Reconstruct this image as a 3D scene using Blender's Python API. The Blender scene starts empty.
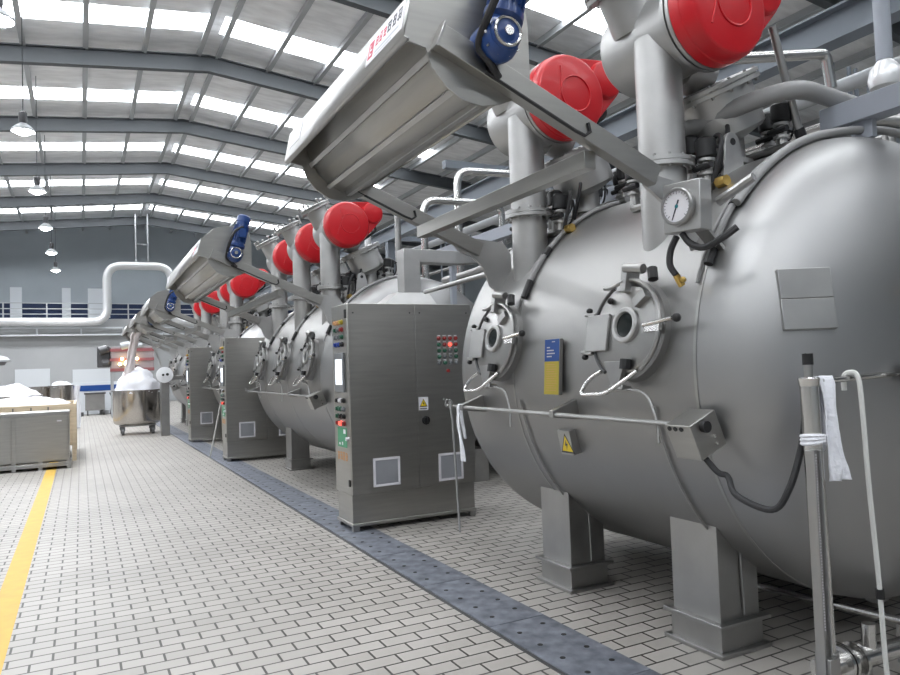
import bpy, bmesh, math, random
from mathutils import Vector as V, Matrix, noise
random.seed(7)
PI = math.pi
C = bpy.context.scene.collection
sc = bpy.context.scene

# ------------------------------------------------------------------ materials
def mat(name, col, rough=.5, metal=0., bump=0., bscale=20., var=0., vscale=3., emit=None, es=0., stretch=None, coat=0., alpha=1., trans=0.):
    m = bpy.data.materials.new(name); m.use_nodes = True
    nt = m.node_tree; b = nt.nodes['Principled BSDF']
    b.inputs['Base Color'].default_value = (*col, 1); b.inputs['Roughness'].default_value = rough
    b.inputs['Metallic'].default_value = metal
    b.inputs['Coat Weight'].default_value = coat
    b.inputs['Transmission Weight'].default_value = trans
    if emit: b.inputs['Emission Color'].default_value = (*emit, 1); b.inputs['Emission Strength'].default_value = es
    if bump or var:
        tc = nt.nodes.new('ShaderNodeTexCoord'); mp = nt.nodes.new('ShaderNodeMapping')
        nt.links.new(tc.outputs['Object'], mp.inputs['Vector'])
        if stretch: mp.inputs['Scale'].default_value = stretch
    if var:
        n = nt.nodes.new('ShaderNodeTexNoise'); n.inputs['Scale'].default_value = vscale; n.inputs['Detail'].default_value = 5
        nt.links.new(mp.outputs['Vector'], n.inputs['Vector'])
        r = nt.nodes.new('ShaderNodeMapRange'); r.inputs[1].default_value = .3; r.inputs[2].default_value = .7
        r.inputs[3].default_value = 1-var; r.inputs[4].default_value = 1+var
        nt.links.new(n.outputs['Fac'], r.inputs[0])
        mx = nt.nodes.new('ShaderNodeMix'); mx.data_type = 'RGBA'; mx.blend_type = 'MULTIPLY'; mx.inputs[0].default_value = 1
        mx.inputs[6].default_value = (*col, 1); nt.links.new(r.outputs[0], mx.inputs[7])
        nt.links.new(mx.outputs[2], b.inputs['Base Color'])
        r2 = nt.nodes.new('ShaderNodeMapRange'); r2.inputs[3].default_value = max(0, rough-var*.5); r2.inputs[4].default_value = min(1, rough+var*.5)
        nt.links.new(n.outputs['Fac'], r2.inputs[0]); nt.links.new(r2.outputs[0], b.inputs['Roughness'])
    if bump:
        n2 = nt.nodes.new('ShaderNodeTexNoise'); n2.inputs['Scale'].default_value = bscale; n2.inputs['Detail'].default_value = 4
        nt.links.new(mp.outputs['Vector'], n2.inputs['Vector'])
        bp = nt.nodes.new('ShaderNodeBump'); bp.inputs['Strength'].default_value = bump; bp.inputs['Distance'].default_value = .02
        nt.links.new(n2.outputs['Fac'], bp.inputs['Height']); nt.links.new(bp.outputs['Normal'], b.inputs['Normal'])
    return m

M = {
 'vessel': mat('bead_blasted_steel', (.33,.327,.322), .46, 1., var=.05, vscale=1.6),
 'dome': mat('bead_blasted_dome', (.35,.35,.35), .46, 1., var=.05, vscale=1.3),
 'steel': mat('satin_steel', (.38,.377,.37), .38, 1., var=.07, vscale=5),
 'cast': mat('pickled_steel', (.48,.477,.472), .5, 1., var=.06, vscale=6),
 'brushed': mat('brushed_steel', (.40,.392,.372), .38, 1., var=.06, vscale=3, stretch=(1,1,12)),
 'polish': mat('polished_steel', (.62,.612,.60), .2, 1.),
 'tubsteel': mat('polished_tub_steel', (.56,.53,.50), .2, 1., var=.04, vscale=4, stretch=(6,6,.3)),
 'dark': mat('dark_steel', (.12,.12,.125), .45, .7),
 'black': mat('black_plastic', (.012,.012,.013), .45),
 'rubber': mat('black_rubber', (.02,.02,.022), .6),
 'red': mat('red_enamel', (.55,.004,.012), .38, 0., coat=.1),
 'blue': mat('blue_enamel', (.008,.045,.19), .35, 0., coat=.3),
 'white': mat('white_enamel', (.78,.79,.82), .45),
 'label': mat('white_label', (.74,.73,.77), .5),
 'signred': mat('sign_red', (.62,.03,.09), .5),
 'signblack': mat('sign_black', (.03,.03,.05), .5),
 'signgrey': mat('sign_grey', (.5,.5,.55), .5),
 'signblue': mat('sign_blue', (.008,.06,.26), .4),
 'yellow': mat('sign_yellow', (.72,.52,.02), .45),
 'ochre': mat('sign_ochre', (.42,.33,.03), .45),
 'green': mat('sign_green', (.07,.30,.16), .5),
 'orange': mat('faded_orange', (.55,.30,.14), .6),
 'screen': mat('lit_screen', (.8,.85,.9), .2, emit=(.85,.92,1), es=1.0),
 'bezel': mat('grey_bezel', (.16,.17,.18), .4),
 'mesh': mat('vent_mesh', (.38,.39,.42), .6, .2, bump=.6, bscale=260),
 'redlamp': mat('lit_red_lamp', (.7,.05,.04), .3, emit=(1,.12,.08), es=1.6),
 'reddark': mat('dark_red_button', (.25,.02,.02), .35),
 'greenbtn': mat('green_button', (.02,.10,.06), .35),
 'bluebtn': mat('blue_button', (.02,.06,.35), .35),
 'glass': mat('dark_sight_glass', (.008,.012,.012), .06),
 'foil': mat('roof_foil', (.90,.905,.915), .5, .15, bump=.9, bscale=1.4, var=.13, vscale=1.2, stretch=(1,3,1)),
 'beam': mat('grey_painted_beam', (.085,.095,.105), .5),
 'purlin': mat('galvanised_purlin', (.46,.475,.49), .5, .3),
 'bluegrey': mat('bluegrey_paint', (.30,.325,.37), .45),
 'rack': mat('rack_paint', (.20,.225,.26), .5),
 'wall': mat('wall_sheet', (.36,.40,.43), .55, var=.05, vscale=.6),
 'lowwall': mat('plastered_wall', (.42,.43,.44), .7, var=.05, vscale=.7),
 'panelwhite': mat('pale_panel', (.66,.69,.72), .5),
 'navy': mat('navy_sheet', (.008,.022,.07), .5),
 'pipewhite': mat('clad_pipe', (.72,.73,.74), .3, .35),
 'timber': mat('pale_timber', (.62,.51,.36), .65, var=.12, vscale=4, stretch=(1,1,6)),
 'cloth': mat('white_cloth', (.80,.81,.86), .9, bump=.5, bscale=60),
 'pinkcloth': mat('offwhite_cloth', (.80,.74,.74), .9, bump=.3, bscale=40),
 'brass': mat('brass', (.55,.38,.12), .3, 1.),
 'hose': mat('grey_hose', (.27,.27,.27), .5),
 'whitehose': mat('white_hose', (.62,.62,.6), .5),
 'hoodred': mat('faded_red_band', (.30,.10,.11), .55),
 'hoodpink': mat('pale_hood', (.36,.30,.31), .5),
 'linepaint': mat('yellow_floor_paint', (.54,.345,.06), .6, var=.08, vscale=8),
 'teal': mat('teal_plastic', (.01,.16,.19), .4),
}
def skymat():
    m = bpy.data.materials.new('daylit_sheet'); m.use_nodes = True; nt = m.node_tree; b = nt.nodes['Principled BSDF']
    b.inputs['Base Color'].default_value = (.8,.84,.9,1)
    b.inputs['Emission Color'].default_value = (.93,.965,1,1); b.inputs['Emission Strength'].default_value = 10.0
    return m
M['sky'] = skymat()
M['lampglow'] = mat('lamp_glow', (1,1,1), .4, emit=(.95,.97,1), es=60)
M['warm'] = mat('warm_bulb', (1,.8,.4), .4, emit=(1,.72,.3), es=9)

def floormat():
    m = bpy.data.materials.new('paving_bricks'); m.use_nodes = True; nt = m.node_tree; b = nt.nodes['Principled BSDF']
    tc = nt.nodes.new('ShaderNodeTexCoord'); br = nt.nodes.new('ShaderNodeTexBrick')
    nt.links.new(tc.outputs['Object'], br.inputs['Vector'])
    br.offset = .5; br.inputs['Scale'].default_value = 1; br.inputs['Mortar Size'].default_value = .0065; br.inputs['Mortar Smooth'].default_value = .1
    br.inputs['Brick Width'].default_value = .213; br.inputs['Row Height'].default_value = .114; br.inputs['Bias'].default_value = 0
    br.inputs['Color1'].default_value = (.375,.355,.33,1); br.inputs['Color2'].default_value = (.33,.312,.288,1); br.inputs['Mortar'].default_value = (.045,.042,.038,1)
    n = nt.nodes.new('ShaderNodeTexNoise'); n.inputs['Scale'].default_value = .8; n.inputs['Detail'].default_value = 6; nt.links.new(tc.outputs['Object'], n.inputs['Vector'])
    r = nt.nodes.new('ShaderNodeMapRange'); r.inputs[1].default_value = .3; r.inputs[2].default_value = .7; r.inputs[3].default_value = .9; r.inputs[4].default_value = 1.06
    nt.links.new(n.outputs['Fac'], r.inputs[0])
    mx = nt.nodes.new('ShaderNodeMix'); mx.data_type = 'RGBA'; mx.blend_type = 'MULTIPLY'; mx.inputs[0].default_value = 1
    nt.links.new(br.outputs['Color'], mx.inputs[6]); nt.links.new(r.outputs[0], mx.inputs[7]); nt.links.new(mx.outputs[2], b.inputs['Base Color'])
    bp = nt.nodes.new('ShaderNodeBump'); bp.inputs['Strength'].default_value = .35; bp.inputs['Distance'].default_value = .004; bp.invert = True
    nt.links.new(br.outputs['Fac'], bp.inputs['Height']); nt.links.new(bp.outputs['Normal'], b.inputs['Normal'])
    b.inputs['Roughness'].default_value = .48
    return m
M['floor'] = floormat()

def platemat():
    m = bpy.data.materials.new('drain_plate_steel'); m.use_nodes = True; nt = m.node_tree; b = nt.nodes['Principled BSDF']
    L = nt.links.new
    def math_(op, a, c=None):
        n = nt.nodes.new('ShaderNodeMath'); n.operation = op
        for i, v in enumerate((a, c)):
            if v is None: continue
            if isinstance(v, (int, float)): n.inputs[i].default_value = v
            else: L(v, n.inputs[i])
        return n.outputs[0]
    tc = nt.nodes.new('ShaderNodeTexCoord')
    n = nt.nodes.new('ShaderNodeTexNoise'); n.inputs['Scale'].default_value = 9; n.inputs['Detail'].default_value = 8; L(tc.outputs['Object'], n.inputs['Vector'])
    r = nt.nodes.new('ShaderNodeValToRGB'); r.color_ramp.elements[0].position = .3; r.color_ramp.elements[0].color = (.115,.125,.15,1)
    r.color_ramp.elements[1].position = .75; r.color_ramp.elements[1].color = (.25,.27,.315,1)
    L(n.outputs['Fac'], r.inputs[0]); L(r.outputs[0], b.inputs['Base Color'])
    b.inputs['Metallic'].default_value = .35; b.inputs['Roughness'].default_value = .5
    return m
M['plate'] = platemat()

# ------------------------------------------------------------------ mesh builder
ORIG = {}
SPLIT = {'bolt','conduit_fitting','hinge_pin','hole','hook','knob','rivet','seal_lip','riser','strap','swing_bolt','notice_mark','wall_bracket','cable_gland'}
def frame(axis):
    a = V(axis).normalized(); h = V((0,0,1)) if abs(a.z) < .9 else V((1,0,0))
    u = h.cross(a).normalized(); v = a.cross(u); return a, u, v
class MB:
    def __init__(s): s.bm = bmesh.new()
    def poly(s, pts):
        return s.bm.faces.new([s.bm.verts.new(V(p)) for p in pts])
    def hexa(s, p):     # 8 points: bottom 4 ccw, top 4 ccw
        v = [s.bm.verts.new(V(q)) for q in p]
        for f in ((3,2,1,0),(4,5,6,7),(0,1,5,4),(1,2,6,5),(2,3,7,6),(3,0,4,7)): s.bm.faces.new([v[i] for i in f])
        return s
    def box(s, lo, hi):
        (a,b,c),(d,e,f) = lo, hi
        return s.hexa([(a,b,c),(d,b,c),(d,e,c),(a,e,c),(a,b,f),(d,b,f),(d,e,f),(a,e,f)])
    def obox(s, c, ax, h):
        c = V(c); x,y,z = [V(a).normalized()*k for a,k in zip(ax,h)]
        return s.hexa([c-x-y-z, c+x-y-z, c+x+y-z, c-x+y-z, c-x-y+z, c+x-y+z, c+x+y+z, c-x+y+z])
    def bar(s, p0, p1, w, h, up=(0,0,1)):   # box section bar
        p0, p1 = V(p0), V(p1); a = (p1-p0).normalized(); side = a.cross(V(up)).normalized(); u = side.cross(a)
        return s.obox((p0+p1)/2, (side, a, u), (w/2, (p1-p0).length/2, h/2))
    def lathe(s, o, axis, prof, n=24, cap0=True, cap1=True, ref=None):
        o = V(o); a,u,v = frame(axis); rings = []
        for r,h in prof:
            if r < 1e-6: rings.append([s.bm.verts.new(o+a*h)])
            else: rings.append([s.bm.verts.new(o+a*h+(u*math.cos(2*PI*i/n)+v*math.sin(2*PI*i/n))*r) for i in range(n)])
        for A,B in zip(rings, rings[1:]):
            for i in range(n):
                j = (i+1)%n
                if len(A) == 1 and len(B) == 1: continue
                if len(A) == 1: s.bm.faces.new((A[0], B[j], B[i])) if False else s.bm.faces.new((A[0], B[i], B[j]))
                elif len(B) == 1: s.bm.faces.new((A[i], A[j], B[0]))
                else: s.bm.faces.new((A[i], A[j], B[j], B[i]))
        if cap0 and len(rings[0]) > 1: s.bm.faces.new(rings[0][::-1])
        if cap1 and len(rings[-1]) > 1: s.bm.faces.new(rings[-1])
        return s
    def cyl(s, p0, p1, r, r2=None, n=20):
        p0, p1 = V(p0), V(p1); d = p1-p0
        return s.lathe(p0, d, [(r,0),(r if r2 is None else r2, d.length)], n)
    def tube(s, pts, r, n=10, closed=False):
        P = [V(p) for p in pts]; k = len(P); rings = []; prev = None
        for i in range(k):
            if closed: t = (P[(i+1)%k]-P[i-1])
            else: t = (P[min(i+1,k-1)]-P[max(i-1,0)])
            t.normalize()
            if prev is None: _,u,_ = frame(t)
            else: u = (prev - t*prev.dot(t)).normalized()
            prev = u; v = t.cross(u)
            rr = r[i] if isinstance(r,(list,tuple)) else r
            rings.append([s.bm.verts.new(P[i]+(u*math.cos(2*PI*j/n)+v*math.sin(2*PI*j/n))*rr) for j in range(n)])
        pairs = list(zip(rings, rings[1:])) + ([(rings[-1], rings[0])] if closed else [])
        for A,B in pairs:
            for j in range(n): s.bm.faces.new((A[j], A[(j+1)%n], B[(j+1)%n], B[j]))
        if not closed: s.bm.faces.new(rings[0][::-1]); s.bm.faces.new(rings[-1])
        return s
    def torus(s, c, axis, R, r, n=32, m=8, a0=0, a1=360):
        a,u,v = frame(axis); c = V(c)
        full = abs(a1-a0) >= 359.9
        ang = [math.radians(a0+(a1-a0)*i/(n if full else n-1)) for i in range(n)]
        return s.tube([c+(u*math.cos(t)+v*math.sin(t))*R for t in ang], r, m, closed=full)
    def prism(s, pts, vec):
        vec = V(vec); A = [s.bm.verts.new(V(p)) for p in pts]; B = [s.bm.verts.new(V(p)+vec) for p in pts]; n = len(pts)
        s.bm.faces.new(A[::-1]); s.bm.faces.new(B)
        for i in range(n): s.bm.faces.new((A[i], A[(i+1)%n], B[(i+1)%n], B[i]))
        return s
    def ball(s, c, r, n=16, sz=(1,1,1)):
        m = Matrix.Translation(V(c)) @ Matrix.Diagonal((*[r*k for k in sz],1))
        bmesh.ops.create_uvsphere(s.bm, u_segments=n, v_segments=max(6,n//2), radius=1, matrix=m); return s
    def sheet(s, rows, th=0.0):
        g = [[s.bm.verts.new(V(p)) for p in r] for r in rows]
        for A,B in zip(g, g[1:]):
            for i in range(len(A)-1): s.bm.faces.new((A[i],A[i+1],B[i+1],B[i]))
        return s
    def islands(s):
        bm = s.bm; seen = set(); comps = []
        for v in bm.verts:
            if v in seen: continue
            st = [v]; seen.add(v); comp = []
            while st:
                q = st.pop(); comp.append(q)
                for e in q.link_edges:
                    w = e.other_vert(q)
                    if w not in seen: seen.add(w); st.append(w)
            lo = [min(q.co[i] for q in comp)-.001 for i in range(3)]; hi = [max(q.co[i] for q in comp)+.001 for i in range(3)]
            comps.append([comp, lo, hi])
        done = False
        while not done:
            done = True
            for i in range(len(comps)):
                for j in range(i+1, len(comps)):
                    A, B = comps[i], comps[j]
                    if all(A[1][k] <= B[2][k] and B[1][k] <= A[2][k] for k in range(3)):
                        A[0] += B[0]; A[1] = [min(a,b) for a,b in zip(A[1],B[1])]; A[2] = [max(a,b) for a,b in zip(A[2],B[2])]
                        comps.pop(j); done = False; break
                if not done: break
        out = []
        for comp,_,_ in comps:
            m = MB(); mp = {v: m.bm.verts.new(v.co) for v in comp}; fs = {f for v in comp for f in v.link_faces}
            for f in fs: m.bm.faces.new([mp[v] for v in f.verts])
            out.append(m)
        bm.free(); return out
    def build(s, name, material, parent=None, bevel=0., seg=2, ang=35, solid=0., split=True):
        if split and name in SPLIT:
            o = None
            for m in s.islands(): o = m.build(name, material, parent, bevel, seg, ang, solid, False)
            return o
        bm = s.bm
        o0 = V((0,0,0)) if parent is None else ORIG[parent.name]
        bmesh.ops.recalc_face_normals(bm, faces=bm.faces)
        own = V((0,0,0))
        if parent is None and bm.verts:      # a top-level mesh gets its origin at its base
            xs = [v.co for v in bm.verts]
            own = V(((min(c.x for c in xs)+max(c.x for c in xs))/2, (min(c.y for c in xs)+max(c.y for c in xs))/2, min(c.z for c in xs)))
        bmesh.ops.translate(bm, verts=bm.verts, vec=-(o0+own))
        lim = math.radians(ang)
        for f in bm.faces: f.smooth = True
        for e in bm.edges:
            if len(e.link_faces) == 2:
                if e.link_faces[0].normal.angle(e.link_faces[1].normal, 0) > lim: e.smooth = False
        me = bpy.data.meshes.new(name); bm.to_mesh(me); bm.free()
        me.materials.append(M[material] if isinstance(material, str) else material)
        o = bpy.data.objects.new(name, me); C.objects.link(o)
        if parent is not None: o.parent = parent
        o.location = own
        ORIG[o.name] = o0+own
        if solid:
            md = o.modifiers.new('thickness','SOLIDIFY'); md.thickness = solid; md.offset = 0
        if bevel:
            md = o.modifiers.new('edge','BEVEL'); md.width = bevel; md.segments = seg; md.limit_method = 'ANGLE'; md.angle_limit = math.radians(40); md.harden_normals = False
        return o

def tag(o, label, cat, group=None, kind=None):
    o['label'] = label; o['category'] = cat
    if group: o['group'] = group
    if kind: o['kind'] = kind
    return o
def thing(name, label, cat, loc, group=None):
    o = bpy.data.objects.new(name, None); o.empty_display_size = .1; C.objects.link(o); o.location = loc
    ORIG[o.name] = V(loc); return tag(o, label, cat, group)
def struct(o): o['kind'] = 'structure'; return o
def kids(o): return [c for c in ALL() if c.parent == o]
def ALL(): return list(bpy.data.objects)
def copy_tree(o, delta, label, group=None):
    def rec(src, par):
        c = src.copy(); C.objects.link(c); c.parent = par
        for k in list(src.children): rec(k, c)
        return c
    bpy.context.view_layer.update()
    r = rec(o, None); r.location = V(o.location)+V(delta); r['label'] = label
    if group: r['group'] = group
    return r
def smoothpath(pts, k=6):
    P = [V(p) for p in pts]; out = []
    for i in range(len(P)-1):
        p0,p1,p2,p3 = P[max(i-1,0)],P[i],P[i+1],P[min(i+2,len(P)-1)]
        for j in range(k):
            t = j/k
            out.append(.5*((2*p1)+(p2-p0)*t+(2*p0-5*p1+4*p2-p3)*t*t+(3*p1-p0-3*p2+p3)*t**3))
    return out+[P[-1]]
def elbow(pts, r, k=6):     # polyline with rounded corners
    P = [V(p) for p in pts]; out = [P[0]]
    for a,b,c in zip(P, P[1:], P[2:]):
        d0 = (a-b); d1 = (c-b); rr = min(r, d0.length*.49, d1.length*.49)
        s = b+d0.normalized()*rr; e = b+d1.normalized()*rr
        for j in range(k+1):
            t = j/k; out.append((1-t)**2*s+2*t*(1-t)*b+t*t*e)
    return out+[P[-1]]
class Face:     # a flat local frame for labels
    def __init__(s, o, u, v): s.o=V(o); s.u=V(u).normalized(); s.v=V(v).normalized(); s.n=s.u.cross(s.v)
    def p(s, x, y, z=0): return s.o+s.u*x+s.v*y+s.n*z
    def rect(s, mb, x0, y0, x1, y1, z0=0., z1=.002):
        mb.hexa([s.p(x0,y0,z0),s.p(x1,y0,z0),s.p(x1,y1,z0),s.p(x0,y1,z0),s.p(x0,y0,z1),s.p(x1,y0,z1),s.p(x1,y1,z1),s.p(x0,y1,z1)]); return mb
    def shape(s, mb, pts, z0=0., z1=.002):
        mb.prism([s.p(x,y,z0) for x,y in pts], s.n*(z1-z0)); return mb
    def glyph(s, mb, x, y, w, h, seed, z0, z1):
        r = random.Random(seed); t = min(w,h)*.19
        for k in range(3):
            yy = y+h*(.12+.36*k)+r.uniform(-.05,.05)*h; s.rect(mb, x+r.uniform(0,.2)*w, yy, x+w*r.uniform(.8,1), yy+t, z0, z1)
        for k in range(2):
            xx = x+w*(.15+.5*k)+r.uniform(0,.15)*w; s.rect(mb, xx, y+r.uniform(0,.25)*h, xx+t, y+h*r.uniform(.75,1), z0, z1)

# ------------------------------------------------------------------ the hall
RX, RZ, SL = 3.55, 10.66, .108
XL, XR, YB, YF = -16., 24., -16., 50.
def rz(x, up=0.): return RZ-SL*abs(x-RX)+up
beams = [22.2+6.03*k for k in range(-6, 5)]
struct(MB().box((XL,YB,-.1),(XR,YF,0)).build('floor','floor'))
SH = .72
bay_edges = []
roof = MB(); nwin = 0
def slab(mb, x0, x1, y0, y1, up, th):
    mb.hexa([(x0,y0,rz(x0,up)),(x1,y0,rz(x1,up)),(x1,y1,rz(x1,up)),(x0,y1,rz(x0,up)),(x0,y0,rz(x0,up+th)),(x1,y0,rz(x1,up+th)),(x1,y1,rz(x1,up+th)),(x0,y1,rz(x0,up+th))])
edges = [YB]
for b in beams:
    y0, y1 = b+3.75, b+4.85
    if y1 < YF: edges += [y0, y1]
edges.append(YF)
for x0,x1 in ((XL,RX),(RX,XR)):
    for i in range(0, len(edges), 2): slab(roof, x0, x1, edges[i], edges[i+1], SH, .06)
struct(roof.build('ceiling','foil'))
for i in range(1, len(edges)-1, 2):
    for x0,x1 in ((XL,RX-.14),(RX+.14,13)):
        nwin += 1; w = MB(); slab(w, x0, x1, edges[i], edges[i+1], SH+.01, .03); struct(w.build('window_%d'%nwin,'sky'))
    w = MB(); slab(w, RX-.14, RX, edges[i], edges[i+1], SH, .06); slab(w, RX, RX+.14, edges[i], edges[i+1], SH, .06); slab(w, 13, XR, edges[i], edges[i+1], SH, .06)
    struct(w.build('trim_%d'%(300+i),'foil'))
nt = 0
for b in beams:      # one pitched rafter per bay: an I section
    r = MB()
    for x0,x1 in ((XL,RX),(RX,XR)):
        slab(r, x0, x1, b-.11, b+.11, 0, .03); slab(r, x0, x1, b-.012, b+.012, .03, .44); slab(r, x0, x1, b-.11, b+.11, .47, .03)
    nt += 1; struct(r.build('trim_%d'%nt,'beam'))
for x in [RX-.28-1.52*k for k in range(0,13)]+[RX+.28+1.52*k for k in range(0,14)]:
    p = MB(); p.box((x-.07,YB,rz(x,.47)),(x+.07,YF,rz(x,.50))); p.box((x-.012,YB,rz(x,.5)),(x+.012,YF,rz(x,.70))); nt += 1; struct(p.build('trim_%d'%nt,'purlin'))
def wallm(name, lo, hi, m='wall'): return struct(MB().box(lo,hi).build(name,m))
g = MB()
g.prism([(XL,YF,0),(XR,YF,0),(XR,YF,rz(XR,SH+.06)),(RX,YF,rz(RX,SH+.06)),(XL,YF,rz(XL,SH+.06))], (0,.2,0)); struct(g.build('wall_far','wall'))
g = MB()
g.prism([(XL,YB-.2,0),(XR,YB-.2,0),(XR,YB-.2,rz(XR,SH+.06)),(RX,YB-.2,rz(RX,SH+.06)),(XL,YB-.2,rz(XL,SH+.06))], (0,.2,0)); struct(g.build('wall_near','wall'))
wallm('wall_left',(XL-.2,YB,0),(XL,YF,rz(XL,SH)),'lowwall'); wallm('wall_right',(XR,YB,0),(XR+.2,YF,rz(XR,SH)))
# mezzanine across the far end
wallm('wall_mezzanine',(-16,46.5,0),(23,46.65,4.0),'lowwall')
nt += 1; struct(MB().box((-16,46.2,4.0),(23,50,4.2)).build('trim_%d'%nt,'purlin'))
nt += 1; struct(MB().box((-16,46.1,4.2),(23,46.22,4.95)).build('trim_%d'%nt,'lowwall'))
nt += 1; struct(MB().box((-16,YF-.05,5.2),(23,YF,6.2)).build('trim_%d'%nt,'navy'))
nd = 0
for x0,x1,z0,z1,m,y in ((-3.72,-3.1,5.3,7.15,'panelwhite',YF),(-.98,-.5,5.3,7.15,'panelwhite',YF),(.45,1.7,5.3,7.15,'panelwhite',YF),(-3.27,-1.56,0,2.15,'panelwhite',46.5),(-.43,1.7,0,2.05,'panelwhite',46.5),(-7.6,-5.4,0,2.15,'panelwhite',46.5)):
    nd += 1; struct(MB().box((x0,y-.06,z0),(x1,y,z1)).build('door_%d'%nd,m,bevel=.01))
lp = thing('partition_panel','low white partition with a blue stripe across the far end of the aisle','partition',(.6,34,0))
MB().box((-.35,33.9,0),(2.2,34,1.35)).build('panel','panelwhite',lp,bevel=.01)
MB().box((-.35,33.88,.98),(2.2,33.9,1.22)).build('stripe','signblue',lp)
# railing on the mezzanine
rl = thing('guard_railing','grey steel guard railing along the edge of the far mezzanine','railing',(0,46.16,4.95))
m = MB()
for z in (5.2,5.5,5.82): m.box((-15.9,46.13,z),(22,46.17,z+.05))
m.build('rail','purlin',rl)
for k in range(18):
    x = -12.2+k*2.1; MB().box((x,46.12,4.95),(x+.07,46.18,5.86)).build('post','purlin',rl)
# a service ledge of two thin rails under the deck
lr = thing('cable_tray','pale horizontal cable tray running below the mezzanine deck','cable tray',(0,46,4.2))
m = MB(); m.box((-15.9,45.9,3.98),(16,45.95,4.06)); m.box((-15.9,45.9,4.38),(16,45.95,4.46)); m.build('rail','panelwhite',lr)
for k in range(12):
    x = -13.2+k*2.2; MB().box((x,45.9,3.98),(x+.09,46.3,4.46)).build('bracket','panelwhite',lr)
# yellow floor line
tag(MB().box((-.535,-4,0),(-.385,33,.002)).build('floor_line','linepaint'),'yellow painted line along the left of the tiled aisle','floor marking')
# drain plates
pl = None; L = .9
Y = -.9
k = 0
while Y < 31:
    if pl is None:
        pl = thing('drain_cover','blue grey perforated steel plate of the floor drain strip along the machines','drain cover',(2.24,Y,0),'drain strip plates')
        m = MB(); m.box((2.055,Y,0),(2.425,Y+L-.006,.008)); m.build('plate','plate',pl,bevel=.002)
        h = MB()
        for r,xx in ((0,2.145),(1,2.335)):
            for q in range(4): h.cyl((xx,Y+.13+.2*q+.05*r,.006),(xx,Y+.13+.2*q+.05*r,.0092),.015,n=12)
        h.build('hole','black',pl)
    else:
        copy_tree(pl,(0,L*k,0),pl['label'])
    k += 1; Y += L
tag(MB().box((2.03,-2,0),(2.052,31,.003)).build('drain_edge','dark'),'dark joint along the aisle side of the drain strip','drain edge')

# ------------------------------------------------------------------ lamps
lamp0 = None
lampnames = ['nearest high bay lamp at the upper left edge of the hall','second high bay lamp from the camera along the aisle row','third high bay lamp from the camera along the aisle row','fourth high bay lamp of the row over the aisle','fifth high bay lamp of the row, near the far mezzanine','farthest high bay lamp, close to the far wall']+['high bay lamp of the aisle row hanging above the camera, outside the view']*3
for i,y in enumerate((13.2,19,25,31,37,43,7.2,1.2,-4.8)):
    if lamp0 is None:
        top = rz(-1.12,.74)
        t = thing('high_bay_lamp',lampnames[0],'lamp',(-1.12,y,7.33),'high bay lamps')
        MB().cyl((-1.12,y,7.75),(-1.12,y,top),.012,n=6).build('cord','beam',t)
        MB().lathe((-1.12,y,7.45),(0,0,1),[(.07,0),(.09,.1),(.09,.26),(.05,.3)],16).build('ballast','dark',t)
        MB().lathe((-1.12,y,7.27),(0,0,1),[(.25,0),(.24,.04),(.16,.13),(.08,.19)],20,cap0=False,cap1=False).build('shade','purlin',t,solid=.006)
        MB().lathe((-1.12,y,7.28),(0,0,1),[(0,-.09),(.08,-.08),(.15,-.045),(.19,0.0),(.2,.02),(0,.03)],20).build('diffuser','lampglow',t)
        lamp0 = t
    else: copy_tree(lamp0,(0,y-13.2,0),lampnames[i])
    ld = bpy.data.lights.new('lamp_light','AREA'); ld.shape = 'DISK'; ld.size = .42; ld.energy = 330 if i < 6 else 70; ld.color = (.95,.97,1); ld.spread = math.radians(150)
    lo = bpy.data.objects.new('lamp_light',ld); C.objects.link(lo); lo.location = (-1.12,y,7.24)

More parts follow.
